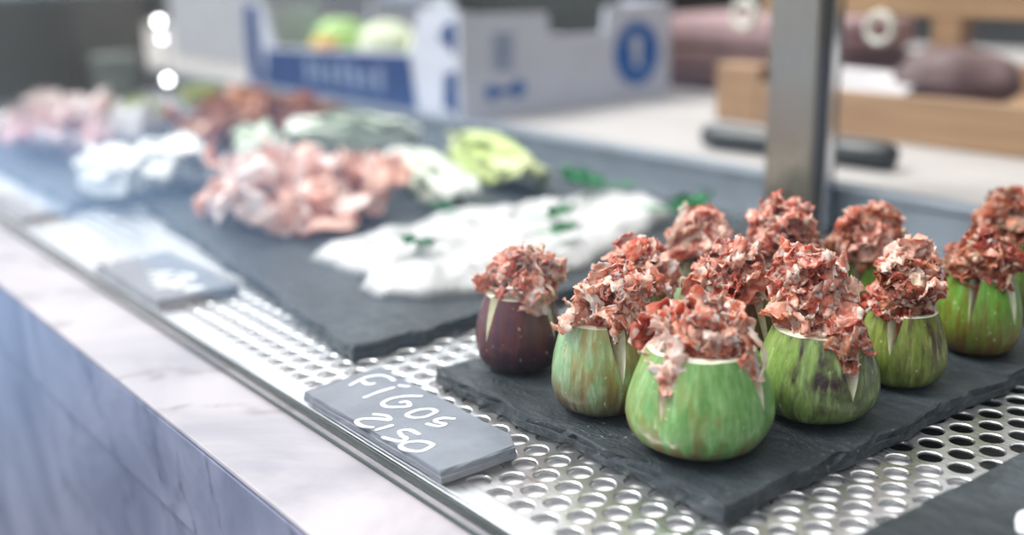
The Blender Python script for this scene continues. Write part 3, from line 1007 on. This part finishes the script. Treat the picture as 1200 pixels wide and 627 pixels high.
# ------------------------------------------------------------------ white spread with parsley
OUT = [(-0.562, 0.286), (-0.526, 0.288), (-0.503, 0.292), (-0.491, 0.279), (-0.470, 0.279), (-0.451, 0.295), (-0.439, 0.319), (-0.434, 0.349), (-0.441, 0.398), (-0.462, 0.455),
       (-0.477, 0.488), (-0.494, 0.523), (-0.541, 0.545), (-0.566, 0.535), (-0.573, 0.477), (-0.596, 0.413), (-0.582, 0.365), (-0.567, 0.330), (-0.566, 0.305)]
def heap(outline, cen, h, seed, lob=0.004, nr=22):
    pts = []
    n = len(outline)
    for i in range(n):
        a = Vector((*outline[i], 0)); b = Vector((*outline[(i + 1) % n], 0))
        k = max(2, int((b - a).length / 0.0035))
        for j in range(k):
            q = a.lerp(b, j / k)
            q += (q - Vector((*cen, 0))).normalized() * lob * noise.noise(Vector((q.x * 75, q.y * 75, seed)))
            pts.append(q)
    bm = bmesh.new()
    c = Vector((*cen, 0))
    m = len(pts)
    prev = None
    for r in range(nr + 1):
        s = 1 - r / nr * 0.97
        ring = []
        for q in pts:
            p = c.lerp(q, s)
            d = (q - p).length
            z = h * min(1.0, (d / 0.016)) ** 0.5
            z *= 0.8 + 0.45 * noise.noise(Vector((p.x * 34, p.y * 34, seed))) + 0.3 * noise.noise(Vector((p.x * 110, p.y * 70, seed + 4)))
            ring.append(bm.verts.new((p.x - cen[0], p.y - cen[1], max(0.0002, z))))
        if prev:
            for i in range(m):
                j = (i + 1) % m
                bm.faces.new((prev[i], prev[j], ring[j], ring[i]))
        else:
            first = ring
        prev = ring
    bm.faces.new(prev)
    bm.faces.new(list(reversed(first)))
    bmesh.ops.recalc_face_normals(bm, faces=bm.faces)
    return bm
CEN = (-0.515, 0.40)
o = obj('white_spread', heap(OUT, CEN, 0.013, 3.0), 'white_food', None, (CEN[0], CEN[1], 0.0067), smooth=True)
tag(o, 'flat white heap of food dotted with parsley on the long slate', 'food')


def parsley(x, y, z, s, seed, label):
    rn = random.Random(seed)
    t = thing('parsley_sprig', label, 'parsley', (x, y, z), rn.uniform(0, 6.28), 'parsley on the white spread')
    b = bmesh.new()
    add_lathe(b, [(-0.010 * s, 0.0005 * s), (0.004 * s, 0.0004 * s)], 6, 'X', (0, 0, 0.0010))
    obj('stem', b, 'parsley', t)
    for k, an in enumerate((-1.0, 0.0, 1.0)):
        bm = bmesh.new()
        n = 26
        c = bm.verts.new((0.004 * s, 0, 0.0015 * s))
        ring = []
        for i in range(n):
            a = 2 * PI * i / n
            r = s * 0.0052 * (0.72 + 0.28 * math.cos(5 * a)) 
            ring.append(bm.verts.new((0.004 * s + r * math.cos(a) * 1.15, r * math.sin(a), 0.0016 * s * (1 + math.sin(3 * a + k)) + 0.0004)))
        for i in range(n):
            bm.faces.new((c, ring[i], ring[(i + 1) % n]))
        bmesh.ops.solidify(bm, geom=list(bm.faces), thickness=0.0003)
        for v in bm.verts: v.co.x += 0.001 * s
        o = obj('leaflet', bm, 'parsley', t, (0.002 * s, 0, 0.001), (0, -0.25, an), smooth=True)
    return t


for (x, y, z, s, l) in ((-0.500, 0.327, 0.0205, 1.3, 'parsley sprig on the white spread nearest the fig slate'), (-0.563, 0.386, 0.0205, 1.1, 'small parsley sprig on the white spread nearest the pink ham'),
                        (-0.505, 0.422, 0.0205, 1.5, 'parsley sprig in the middle of the white spread, behind another'), (-0.474, 0.400, 0.020, 1.3, 'parsley sprig on the white spread above the purple fig'),
                        (-0.556, 0.512, 0.020, 2.6, 'largest parsley sprig at the back of the white spread'), (-0.474, 0.500, 0.0185, 2.3, 'parsley sprig at the back end of the white spread, beside fig ham')):
    parsley(x, y, z, s, int(abs(x * 1000)), l)

# ------------------------------------------------------------------ folded ham slices
SL = [to_mesh('ham_slice', sheet(0.027 + 0.003 * (k % 3), 0.019 + 0.003 * (k % 2), 22, 14, (0, 26, -30, 36, 22)[k % 5], 0.34, 200 + k * 7.7, 0.0011, 0.35, 0.5 - 0.2 * k, (38, -30, 46, 25, -42)[k % 5]), 'slice') for k in range(6)]
SF = [to_mesh('ham_slice', sheet(0.030, 0.020, 18, 12, (0, 22, -26, 30)[k % 4], 0.45, 300 + k * 7.7, 0.0014, 0.35, 0.5 - 0.2 * k, (30, -26, 36, 22)[k % 4]), 'slice_far') for k in range(4)]
CU = [to_mesh('cured_slice', sheet(0.032, 0.021, 18, 12, (20, 26, -26, 30)[k % 4], 0.5, 400 + k * 7.7, 0.0016, 0.35, 0.5 - 0.2 * k, (30, -26, 36, 22)[k % 4]), 'cured') for k in range(4)]


def pile(name, meshes, spots, label, cat, group, seed, tilt=0.5):
    rn = random.Random(seed)
    for i, (x, y, z) in enumerate(spots):
        o = bpy.data.objects.new(name, meshes[i % len(meshes)])
        C.objects.link(o)
        o.location = (x, y, z)
        o.rotation_euler = (rn.uniform(-tilt, tilt), rn.uniform(-tilt, tilt), rn.uniform(0, 6.28))
        rm = o.rotation_euler.to_matrix()
        low = min((rm @ v.co).z for v in o.data.vertices)
        o.location.z = max(z, 0.0071 - low)                # rests on the slate
        tag(o, label, cat, group)


pile('ham_slice', SL, [(-0.715, 0.308, 0.012), (-0.68, 0.302, 0.011), (-0.645, 0.302, 0.011), (-0.622, 0.325, 0.011), (-0.64, 0.352, 0.013), (-0.675, 0.34, 0.014), (-0.712, 0.342, 0.014), (-0.745, 0.33, 0.012), (-0.655, 0.385, 0.014), (-0.69, 0.385, 0.015), (-0.725, 0.378, 0.015), (-0.69, 0.318, 0.024), (-0.655, 0.328, 0.023), (-0.715, 0.36, 0.028), (-0.675, 0.366, 0.028), (-0.65, 0.372, 0.024), (-0.7, 0.408, 0.018), (-0.735, 0.405, 0.018), (-0.695, 0.345, 0.033)],
     'folded pink ham slice in the pile on the long slate', 'ham slice', 'pink ham pile on the long slate', 5)
pile('ham_slice', SF, [(-1.03, 0.285, 0.016), (-1.06, 0.3, 0.018), (-1.08, 0.275, 0.016), (-1.1, 0.3, 0.02), (-1.13, 0.285, 0.018), (-1.16, 0.3, 0.02), (-1.19, 0.29, 0.018), (-1.09, 0.33, 0.02), (-1.13, 0.335, 0.022), (-1.17, 0.345, 0.022), (-1.1, 0.31, 0.038), (-1.14, 0.315, 0.04), (-1.19, 0.325, 0.038), (-1.23, 0.335, 0.022), (-1.21, 0.37, 0.02)],
     'folded pale pink ham slice in the far blurred pile by the glass', 'ham slice', 'pink ham pile at the far end', 6)
pile('cured_slice', CU, [(-0.995, 0.405, 0.014), (-0.975, 0.44, 0.014), (-0.975, 0.48, 0.014), (-0.985, 0.52, 0.014), (-1.03, 0.41, 0.016), (-1.02, 0.45, 0.018), (-1.02, 0.495, 0.018), (-1.03, 0.53, 0.016), (-1.07, 0.44, 0.018), (-1.07, 0.485, 0.02), (-1.07, 0.525, 0.018), (-1.0, 0.46, 0.032), (-1.04, 0.475, 0.038), (-1.02, 0.51, 0.036), (-1.08, 0.5, 0.04), (-1.06, 0.455, 0.036), (-1.12, 0.52, 0.02)],
     'dark reddish brown cured meat slice in the far blurred pile', 'cured meat slice', 'dark cured meat pile at the far end', 7)

# white piece between the two far piles
o = obj('white_cheese', heap([(-1.04, 0.365), (-1.07, 0.405), (-1.12, 0.41), (-1.14, 0.375), (-1.10, 0.35)], (-1.09, 0.383), 0.040, 9.0, 0.006, 12), 'white_food', None, (-1.075, 0.376, 0.0070), smooth=True)
tag(o, 'white lump between the far pink ham and the dark cured meat', 'food')


# ------------------------------------------------------------------ lettuce hearts
def leaf_mesh(L, W, seed, cup=0.55, bend=0.0, frill=0.25):
    bm = bmesh.new()
    nu, nv = 20, 12
    G = []
    for i in range(nu + 1):
        s = i / nu
        wd = W * (0.30 + 0.70 * math.sin(PI * min(1, 0.12 + s * 0.80)) ** 0.8) * (1 if s < 0.9 else max(0.15, (1 - s) / 0.1) ** 0.5)
        row = []
        for j in range(nv + 1):
            v = j / nv * 2 - 1
            y = v * wd * (1 + 0.12 * noise.noise(Vector((s * 7, v * 2, seed))))
            z = cup * W * v * v + 0.5 * frill * W * abs(v) ** 2 * math.sin(s * 22 + seed + v * 2) * (0.3 + s) + bend * s * s * L
            z += 0.12 * W * noise.noise(Vector((s * 4, v * 3, seed + 5)))
            row.append(bm.verts.new((s * L - L * 0.5, y, z)))
        G.append(row)
    for i in range(nu):
        for j in range(nv):
            bm.faces.new((G[i][j], G[i + 1][j], G[i + 1][j + 1], G[i][j + 1]))
    thicken(bm, G, 0.0010)
    return bm


def lettuce(name, p0, p1, W, mat, label, n=5, seed=1, z=0.010, cat='lettuce', cup=0.28, stack=0.006, cupdown=False):
    """leaves laid over each other from the stem end p0 to the tip p1"""
    a = Vector((*p0, 0)); b = Vector((*p1, 0))
    L = (b - a).length
    rn = random.Random(seed)
    c = (a + b) / 2
    t = thing(name, label, cat, (c.x, c.y, z), math.atan2(b.y - a.y, b.x - a.x))
    for k in range(n):
        me = leaf_mesh(L * rn.uniform(0.8, 1.0), W * rn.uniform(0.75, 1.0), seed * 7 + k, cup, 0.05)
        roll = (k / (n - 1) - 0.5) * 1.7 + rn.uniform(-0.15, 0.15)     # the leaves wrap round a half heart
        o = obj('leaf', me, mat, t, (rn.uniform(-0.008, 0.008), -math.sin(roll) * W * 0.45, 0.004 + math.cos(roll) * W * 0.55 + cup * W * 0.3),
                (PI + roll if cupdown else roll, rn.uniform(-0.06, 0.06), rn.uniform(-0.16, 0.16)), smooth=True)
    low = 1.0
    for o in t.children:
        mw = o.matrix_basis
        low = min(low, min((mw @ v.co).z for v in o.data.vertices))
    for o in t.children: o.location.z -= low
    return t


lettuce('lettuce_heart', (-0.795, 0.312), (-0.915, 0.330), 0.027, 'leaf_white', 'long white lettuce heart touching the left edge of the pink ham pile', 5, 1, 0.0072, cupdown=True)
lettuce('lettuce_heart', (-0.815, 0.385), (-0.915, 0.420), 0.022, 'leaf_green', 'green edged lettuce heart behind the long white one, before the cured meat', 5, 8, 0.0072, cupdown=True)
lettuce('lettuce_heart', (-0.785, 0.264), (-0.905, 0.268), 0.022, 'leaf_white', 'white cut lettuce heart nearest the glass, left of the ham', 5, 2, 0.0072, cupdown=True)
lettuce('lettuce_heart', (-0.905, 0.455), (-0.825, 0.550), 0.025, 'leaf_pale', 'pale blue green lettuce heart behind the pink ham pile', 5, 3, 0.0072, cupdown=True)
lettuce('lettuce_heart', (-0.735, 0.462), (-0.600, 0.428), 0.023, 'leaf_green', 'white ribbed lettuce heart with green edges right of the ham pile', 5, 4, 0.0072, cupdown=True)
lettuce('lettuce_heart', (-0.750, 0.525), (-0.615, 0.500), 0.023, 'leaf_yellow', 'yellow green lettuce heart at the back beside the grey rail', 5, 5, 0.0072, cupdown=True)
lettuce('lettuce_leaf_bunch', (-1.145, 0.375), (-1.165, 0.420), 0.016, 'leaf_yellow', 'small yellow green garnish behind the far white lump', 4, 6, 0.018)
lettuce('lettuce_leaf_bunch', (-1.145, 0.450), (-1.155, 0.500), 0.016, 'leaf_yellow', 'yellow green garnish behind the far dark cured meat', 4, 7, 0.026)

# ------------------------------------------------------------------ steel post
t = thing('steel_post', 'upright brushed steel post in front of the grey rail', 'post', (-0.436, 0.577, 0.0002))
obj('tube', box((-0.020, -0.0115, 0.0), (0.0175, 0.0100, 0.62), 0.0015), 'post', t)
obj('base_plate', box((-0.026, -0.0150, 0.0), (0.0235, 0.0105, 0.0025), 0.0006), 'post', t)
obj('gasket', box((0.0178, -0.0095, 0.0026), (0.0200, -0.0035, 0.62), 0.0004), 'post_dark', t)
obj('glass_channel', box((0.0178, -0.0030, 0.0026), (0.0225, 0.0045, 0.62), 0.0006), 'chrome', t)
obj('rear_gasket', box((0.0178, 0.0050, 0.0026), (0.0205, 0.0098, 0.62), 0.0004), 'post_dark', t)

# ------------------------------------------------------------------ cardboard fruit box
Z = 0.0255
bx0, bx1, by0, by1, bh = -1.335, -0.860, 0.612, 0.896, 0.104
t = thing('fruit_box', 'white cardboard fruit box with round blue emblem and blue side panel', 'box', ((bx0 + bx1) / 2, (by0 + by1) / 2, Z))
BO = Vector(((bx0 + bx1) / 2, (by0 + by1) / 2, Z))
def bpart(name, bm, mat, parent=t, lab=None):
    for v in bm.verts: v.co -= BO
    o = obj(name, bm, mat, parent)
    if lab: o['label'] = lab
    return o
def endpanel(x0, x1):
    pts = [(by0, Z), (by1, Z), (by1, Z + bh), (by1 - 0.095, Z + bh - 0.004), (by1 - 0.098, Z + bh - 0.030), (by0 + 0.112, Z + bh - 0.030), (by0 + 0.108, Z + bh - 0.006), (by0 + 0.03, Z + bh - 0.004), (by0, Z + bh)]
    return prism(pts, x0, x1, 'YZ')
bpart('end_panel', endpanel(bx1 - 0.005, bx1), 'card')
bpart('end_panel', endpanel(bx0, bx0 + 0.005), 'card')
sp = [(bx0 + 0.006, Z), (bx1 - 0.006, Z), (bx1 - 0.006, Z + bh), (bx1 - 0.070, Z + bh), (bx1 - 0.085, Z + 0.062), (bx0 + 0.085, Z + 0.052), (bx0 + 0.060, Z + bh), (bx0 + 0.006, Z + bh)]
bpart('side_panel', prism(sp, by0, by0 + 0.005, 'XZ'), 'card')
bpart('side_panel', prism(sp, by1 - 0.005, by1, 'XZ'), 'card')
bpart('box_floor', box((bx0 + 0.006, by0 + 0.006, Z), (bx1 - 0.006, by1 - 0.006, Z + 0.005)), 'card_dark')
pp = [(bx0 + 0.05, Z + 0.004), (bx1 - 0.078, Z + 0.004), (bx1 - 0.088, Z + 0.058), (bx0 + 0.088, Z + 0.049), (bx0 + 0.062, Z + 0.050)]
bpart('blue_band', prism(pp, by0 - 0.0012, by0 - 0.0004, 'XZ'), 'blue', lab='dark blue printed side band')
b = bmesh.new()
for k in range(7):
    x = bx0 + 0.165 + k * 0.026
    add_box(b, (x, by0 - 0.0020, Z + 0.018 + 0.002 * (k % 2)), (x + 0.015, by0 - 0.0014, Z + 0.044 - 0.003 * (k % 3)))
bpart('band_print', b, 'pale_blue', lab='pale illegible print on the blue band')
bpart('corner_print', box((bx0 + 0.007, by0 - 0.0012, Z + 0.006), (bx0 + 0.045, by0 - 0.0004, Z + bh - 0.002)), 'blue')
bpart('corner_print', prism([(bx1 - 0.030, Z + 0.012), (bx1 - 0.007, Z + 0.006), (bx1 - 0.007, Z + 0.048), (bx1 - 0.026, Z + 0.044)], by0 - 0.0012, by0 - 0.0004, 'XZ'), 'blue')
bpart('corner_print', prism([(bx1 - 0.034, Z + 0.078), (bx1 - 0.007, Z + 0.064), (bx1 - 0.007, Z + 0.094), (bx1 - 0.020, Z + 0.092)], by0 - 0.0012, by0 - 0.0004, 'XZ'), 'blue')
def disc(cy, cz, ry, rz, x0, x1, n=40):
    return prism([(cy + ry * math.cos(2 * PI * k / n), cz + rz * math.sin(2 * PI * k / n)) for k in range(n)], x0, x1, 'YZ')
em = bpart('round_emblem', disc(0.845, 0.0755, 0.0330, 0.0335, bx1 + 0.0004, bx1 + 0.0012), 'logo', lab='round blue emblem with a pale figure')
b = disc(0.843, 0.0865, 0.0080, 0.0085, bx1 + 0.0014, bx1 + 0.0020, 20)
bm2 = prism([(0.837, 0.079), (0.850, 0.079), (0.848, 0.068), (0.852, 0.064), (0.846, 0.060), (0.839, 0.064), (0.841, 0.069)], bx1 + 0.0014, bx1 + 0.0020, 'YZ')
me_ = bpy.data.meshes.new('x'); bm2.to_mesh(me_); bm2.free(); b.from_mesh(me_)
bpart('emblem_figure', b, 'card', em)
b = bmesh.new()
for k in range(5):
    add_box(b, (bx1 + 0.0004, 0.651, 0.071 + k * 0.0075), (bx1 + 0.0012, 0.677 - 0.003 * (k % 2), 0.0755 + k * 0.0075))
bpart('small_print', b, 'pale_blue', lab='pale blue illegible print block')
b = disc(0.648, 0.0505, 0.008, 0.0075, bx1 + 0.0004, bx1 + 0.0012, 20)
for c in (prism([(0.656, 0.0475), (0.672, 0.0475), (0.672, 0.0535), (0.656, 0.0535)], bx1 + 0.0004, bx1 + 0.0012, 'YZ'), disc(0.681, 0.0515, 0.009, 0.0085, bx1 + 0.0004, bx1 + 0.0012, 20)):
    me_ = bpy.data.meshes.new('x'); c.to_mesh(me_); c.free(); b.from_mesh(me_)
bpart('handling_marks', b, 'logo', lab='row of small blue marks')

# vegetables in the box
def ball_leaf(c, r, seed):
    bm = bmesh.new()
    bmesh.ops.create_icosphere(bm, subdivisions=3, radius=1)
    for v in bm.verts:
        n_ = v.co.normalized()
        k = 1 + 0.18 * noise.noise(n_ * 2.2 + Vector((seed, 0, 0))) + 0.10 * noise.noise(n_ * 6 + Vector((0, seed, 0)))
        v.co = Vector((n_.x * r, n_.y * r, n_.z * r * 0.85)) * k
    return bm
M['veg_green'] = plain('box_lettuce', (0.30, 0.50, 0.16), 0.5, var=0.4, scale=60)
M['veg_pale'] = plain('box_pale_green', (0.58, 0.64, 0.48), 0.5, var=0.25, scale=60)
M['veg_orange'] = plain('box_orange', (0.55, 0.30, 0.06), 0.45, var=0.2, scale=30)
for nm, mat, c, r, lab, cat in (('round_lettuce', 'veg_green', (-1.265, 0.715, Z + 0.053), 0.042, 'round green lettuce in the fruit box beside the orange fruit', 'lettuce'),
                                ('round_lettuce', 'veg_pale', (-1.160, 0.72, Z + 0.050), 0.042, 'pale green round lettuce in the middle of the fruit box', 'lettuce'),
                                ('cauliflower', 'veg_pale', (-1.055, 0.73, Z + 0.053), 0.044, 'pale vegetable head at the emblem end of the fruit box', 'vegetable'),
                                ('orange_fruit', 'veg_orange', (-1.215, 0.662, Z + 0.048), 0.020, 'small orange fruit between the lettuces in the fruit box', 'fruit')):
    tt = thing(nm, lab, cat, (c[0], c[1], Z + 0.005))
    obj('head' if r > 0.03 else 'fruit_body', ball_leaf((0, 0, 0), r, c[0] * 9), mat, tt, (0, 0, c[2] - Z - 0.005 if r < 0.03 else r * 0.98), smooth=True)
    if r > 0.03:
        for k in range(5):
            a = k * 1.256
            obj('outer_leaf', leaf_mesh(r * 1.1, r * 0.5, k + c[0], -0.5, -0.35, 0.3), mat, tt, (math.cos(a) * r * 0.3, math.sin(a) * r * 0.3, r * 1.5), (0, 0.5, a), smooth=True)

# ------------------------------------------------------------------ things behind the fruit box
def carton(name, lo, hi, mat, label, cat='box'):
    c = Vector(((lo[0] + hi[0]) / 2, (lo[1] + hi[1]) / 2, lo[2]))
    t = thing(name, label, cat, c)
    th = 0.005
    def p(nm, l, h, m=mat):
        b = box(l, h, 0.0008, 1)
        for v in b.verts: v.co -= c
        obj(nm, b, m, t)
    p('front_panel', lo, (hi[0], lo[1] + th, hi[2]))
    p('back_panel', (lo[0], hi[1] - th, lo[2]), hi)
    p('side_panel', (lo[0], lo[1] + th + 0.0002, lo[2]), (lo[0] + th, hi[1] - th - 0.0002, hi[2] - 0.003))
    p('side_panel', (hi[0] - th, lo[1] + th + 0.0002, lo[2]), (hi[0], hi[1] - th - 0.0002, hi[2] - 0.003))
    p('bottom', (lo[0] + th + .0002, lo[1] + th + 0.0002, lo[2]), (hi[0] - th - .0002, hi[1] - th - 0.0002, lo[2] + th), 'card_dark')
    return t
M['card_lilac'] = plain('lilac_white_card', (0.33, 0.34, 0.37), 0.8, var=0.05)
M['card_blue'] = plain('pale_blue_card', (0.46, 0.54, 0.72), 0.8, var=0.06)
M['dark_crate'] = plain('dark_grey_plastic', (0.028, 0.031, 0.032), 0.5)
M['grey_green'] = plain('grey_green_plastic', (0.20, 0.23, 0.21), 0.5)
M['taupe_dark'] = plain('dark_taupe_frame', (0.045, 0.04, 0.036), 0.5)
M['taupe'] = plain('taupe_plastic', (0.115, 0.108, 0.095), 0.5)
carton('cardboard_box', (-1.86, 0.72, Z), (-1.50, 0.92, 0.165), 'card_lilac', 'lilac white carton behind the left end of the fruit box')
carton('cardboard_box', (-1.84, 0.95, Z), (-1.42, 1.15, 0.155), 'card_blue', 'pale blue white carton standing behind the fruit box')
carton('plastic_crate', (-1.38, 0.925, Z), (-0.957, 1.115, 0.175), 'dark_crate', 'dark grey crate standing behind the emblem end of the fruit box', 'crate')
t = thing('plastic_tub', 'rounded grey green tub at the far end beside the dark slatted vent', 'tub', (-1.555, 0.515, 0.0003))
obj('tub_body', lathe([(0.0, 0.024), (0.003, 0.027), (0.046, 0.031), (0.0475, 0.033), (0.051, 0.033)], 28), 'grey_green', t)
obj('lid', lathe([(0.0514, 0.034), (0.057, 0.034), (0.060, 0.029)], 28), 'grey_green', t)

t = thing('slatted_vent', 'dark green grey slatted vent closing the far left end of the display', 'vent', (-1.615, 0.325, 0.0003))
b = bmesh.new()
for k in range(13):
    add_box(b, (-0.008 + 0.003 * (k % 2), -0.133, 0.004 + k * 0.0125), (0.008, 0.128, 0.0125 + k * 0.0125), 0.0015, 1)
obj('slats', b, 'shutter', t)
obj('backing', box((-0.016, -0.133, 0.0), (-0.009, 0.128, 0.168), 0.001), 'black', t)
obj('end_post', box((-0.014, 0.1285, 0.0), (0.012, 0.158, 0.172), 0.002), 'taupe_dark', t)
obj('end_panel', box((-0.012, 0.1585, 0.0), (0.002, 0.2600, 0.172), 0.001), 'taupe', t)

# added stand, its glowing dots imitate glints on shiny ware
t = thing('glint_stand', 'added slim chrome stand with three glowing dots as glints at the far left', 'glints', (-1.406, 0.535, 0.0003))
obj('foot', lathe([(0.0, 0.018), (0.003, 0.018), (0.006, 0.006)], 20), 'chrome', t)
obj('stem', lathe([(0.0062, 0.0022), (0.125, 0.0022)], 10), 'chrome', t)
M['glint_dot'] = m_emit('glint_glow', (1.0, 0.98, 1.0), 16.0)
M['glint_dot_dim'] = m_emit('glint_glow_dim', (0.92, 0.95, 1.0), 9.0)
for (x, y, z, r, mat) in ((-1.408, 0.530, 0.1080, 0.0034, 'glint_dot'), (-1.402, 0.530, 0.0870, 0.0026, 'glint_dot_dim'), (-1.398, 0.530, 0.0345, 0.0032, 'glint_dot')):
    bl = lathe([(-r, r * 0.1), (-r * 0.8, r * 0.6), (-r * 0.35, r * 0.93), (0, r), (r * 0.35, r * 0.93), (r * 0.8, r * 0.6), (r, r * 0.1)], 16)
    obj('glint_dot', bl, mat, t, (x + 1.406, y - 0.535, z - 0.0003), smooth=True)

# ------------------------------------------------------------------ wooden crate at the right
cx0, cx1, cy0, cy1 = -0.700, -0.16, 0.792, 1.10
t = thing('wooden_crate', 'open wooden crate of pale boards on the worktop at right', 'crate', ((cx0 + cx1) / 2, (cy0 + cy1) / 2, Z))
CO = Vector(((cx0 + cx1) / 2, (cy0 + cy1) / 2, Z))
def wpart(name, lo, hi, mat='crate'):
    b = box(lo, hi, 0.0012, 1)
    for v in b.verts: v.co -= CO
    return obj(name, b, mat, t)
wpart('lower_board', (cx0 + 0.052, cy0, Z), (cx1, cy0 + 0.010, 0.0635))
wpart('upper_board', (cx0 + 0.052, cy0, 0.1255), (cx1, cy0 + 0.010, 0.175))
wpart('lower_board', (cx0 + 0.052, cy1 - 0.01, Z), (cx1, cy1, 0.0635))
wpart('upper_board', (cx0 + 0.052, cy1 - 0.01, 0.1255), (cx1, cy1, 0.175))
wpart('corner_block', (cx0, cy0, Z), (cx0 + 0.0515, cy0 + 0.03, 0.078))
wpart('corner_post', (cx0 + 0.053, cy0 + 0.0105, Z), (cx0 + 0.085, cy0 + 0.035, 0.175))
wpart('corner_post', (cx1 - 0.03, cy0 + 0.0105, Z), (cx1, cy0 + 0.035, 0.175))
wpart('corner_post', (cx0 + 0.053, cy1 - 0.035, Z), (cx0 + 0.085, cy1 - 0.0105, 0.175))
wpart('corner_post', (cx1 - 0.03, cy1 - 0.035, Z), (cx1, cy1 - 0.0105, 0.175))
wpart('crate_floor', (cx0 + 0.09, cy0 + 0.0105, Z + 0.0005), (cx1 - 0.032, cy1 - 0.011, Z + 0.008))

M['rosy'] = plain('rosy_meat', (0.12, 0.065, 0.06), 0.5, var=0.35, scale=14)
M['maroon'] = plain('maroon_cloth', (0.08, 0.038, 0.036), 0.8, var=0.3, scale=20)
M['rose_cloth'] = plain('rose_cloth', (0.33, 0.22, 0.23), 0.8, var=0.15, scale=20)
M['blue_tub'] = plain('bright_blue_plastic', (0.012, 0.08, 0.42), 0.4)
M['paper'] = plain('white_paper', (0.72, 0.70, 0.72), 0.8, var=0.05)
def lump(name, c, r, mat, label, cat, seed, lo=Z):
    bm = bmesh.new()
    bmesh.ops.create_icosphere(bm, subdivisions=4, radius=1)
    for v in bm.verts:
        n_ = v.co.normalized()
        k = 1 + 0.16 * noise.noise(n_ * 1.5 + Vector((seed, 0, 0))) + 0.05 * noise.noise(n_ * 5 + Vector((0, seed, 0)))
        v.co = Vector((n_.x * r[0], n_.y * r[1], n_.z * r[2])) * k
    zmin = min(v.co.z for v in bm.verts)
    for v in bm.verts: v.co.z -= zmin
    o = obj(name, bm, mat, None, (c[0], c[1], lo), smooth=True)
    return tag(o, label, cat)
lump('wrapped_meat', (-0.52, 0.90, 0), (0.055, 0.05, 0.030), 'rosy', 'rosy wrapped lump in the crate nearest the steel post', 'meat', 2, Z + 0.009)
lump('wrapped_meat', (-0.40, 0.93, 0), (0.045, 0.05, 0.034), 'rosy', 'rosy wrapped lump further right in the wooden crate', 'meat', 5, Z + 0.009)
o = tag(obj('paper_sheet', box((-0.045, -0.04, 0), (0.045, 0.04, 0.0012), 0.0003), 'paper', None, (-0.575, 0.845, 0.066), (0.1, 0.06, 0.3)), 'white paper corner showing over the crate board by the post', 'paper')
t = thing('blue_bottle', 'bright blue container standing behind the crate at the right edge', 'bottle', (-0.50, 1.14, Z))
obj('bottle_body', lathe([(0, 0.028), (0.004, 0.032), (0.085, 0.032), (0.10, 0.018), (0.104, 0.014)], 24), 'blue_tub', t)
obj('cap', lathe([(0.1045, 0.016), (0.122, 0.016), (0.124, 0.012)], 20), 'blue_tub', t)
t = thing('folded_cloths', 'stack of rose and maroon cloth between the fruit box and crate', 'cloth', (-0.83, 1.02, Z))
obj('maroon_fold', box((-0.12, -0.07, 0.0), (0.16, 0.07, 0.048), 0.012, 3), 'maroon', t)
obj('rose_fold', box((-0.115, -0.065, 0.0485), (0.155, 0.065, 0.085), 0.012, 3), 'rose_cloth', t)


def ring(name, c, R, r, mat, label):
    bm = bmesh.new()
    n, m = 32, 12
    V = []
    for i in range(n):
        a = 2 * PI * i / n
        row = []
        for j in range(m):
            b = 2 * PI * j / m
            row.append(bm.verts.new(((R + r * math.cos(b)) * math.cos(a), r * 1.3 * math.sin(b), (R + r * math.cos(b)) * math.sin(a))))
        V.append(row)
    for i in range(n):
        for j in range(m):
            bm.faces.new((V[i][j], V[(i + 1) % n][j], V[(i + 1) % n][(j + 1) % m], V[i][(j + 1) % m]))
    bmesh.ops.recalc_face_normals(bm, faces=bm.faces)
    return tag(obj(name, bm, mat, None, c, smooth=True), label, 'ring', 'rings hanging on the crate')
M['ivory'] = plain('ivory_plastic', (0.62, 0.62, 0.55), 0.4, var=0.05)
ring('hanging_ring', (-0.525, 0.7885, 0.1165), 0.0115, 0.0024, 'ivory', 'pale ring hanging on the crate board right of the steel post')
ring('hanging_ring', (-0.664, 0.7880, 0.1240), 0.0115, 0.0034, 'ivory', 'pale ring above the crate corner left of the steel post')

# dark handled tool on the worktop
t = thing('dark_handled_tool', 'dark rounded tool lying on the worktop behind the steel post', 'tool', (-0.515, 0.676, 0.0250))
q = math.atan2(-0.005, 0.145)
t.rotation_euler = (0, 0, 0.10)
obj('handle', lathe([(-0.085, 0.005), (-0.083, 0.0085), (-0.070, 0.0100), (-0.02, 0.0088), (0.02, 0.0088), (0.022, 0.0075)], 24, 'X', (0, 0, 0.0102)), 'black', t, smooth=True)
obj('head', lathe([(0.0225, 0.0080), (0.026, 0.0100), (0.074, 0.0100), (0.079, 0.0080), (0.081, 0.004)], 24, 'X', (0, 0, 0.0102)), 'black', t, smooth=True)
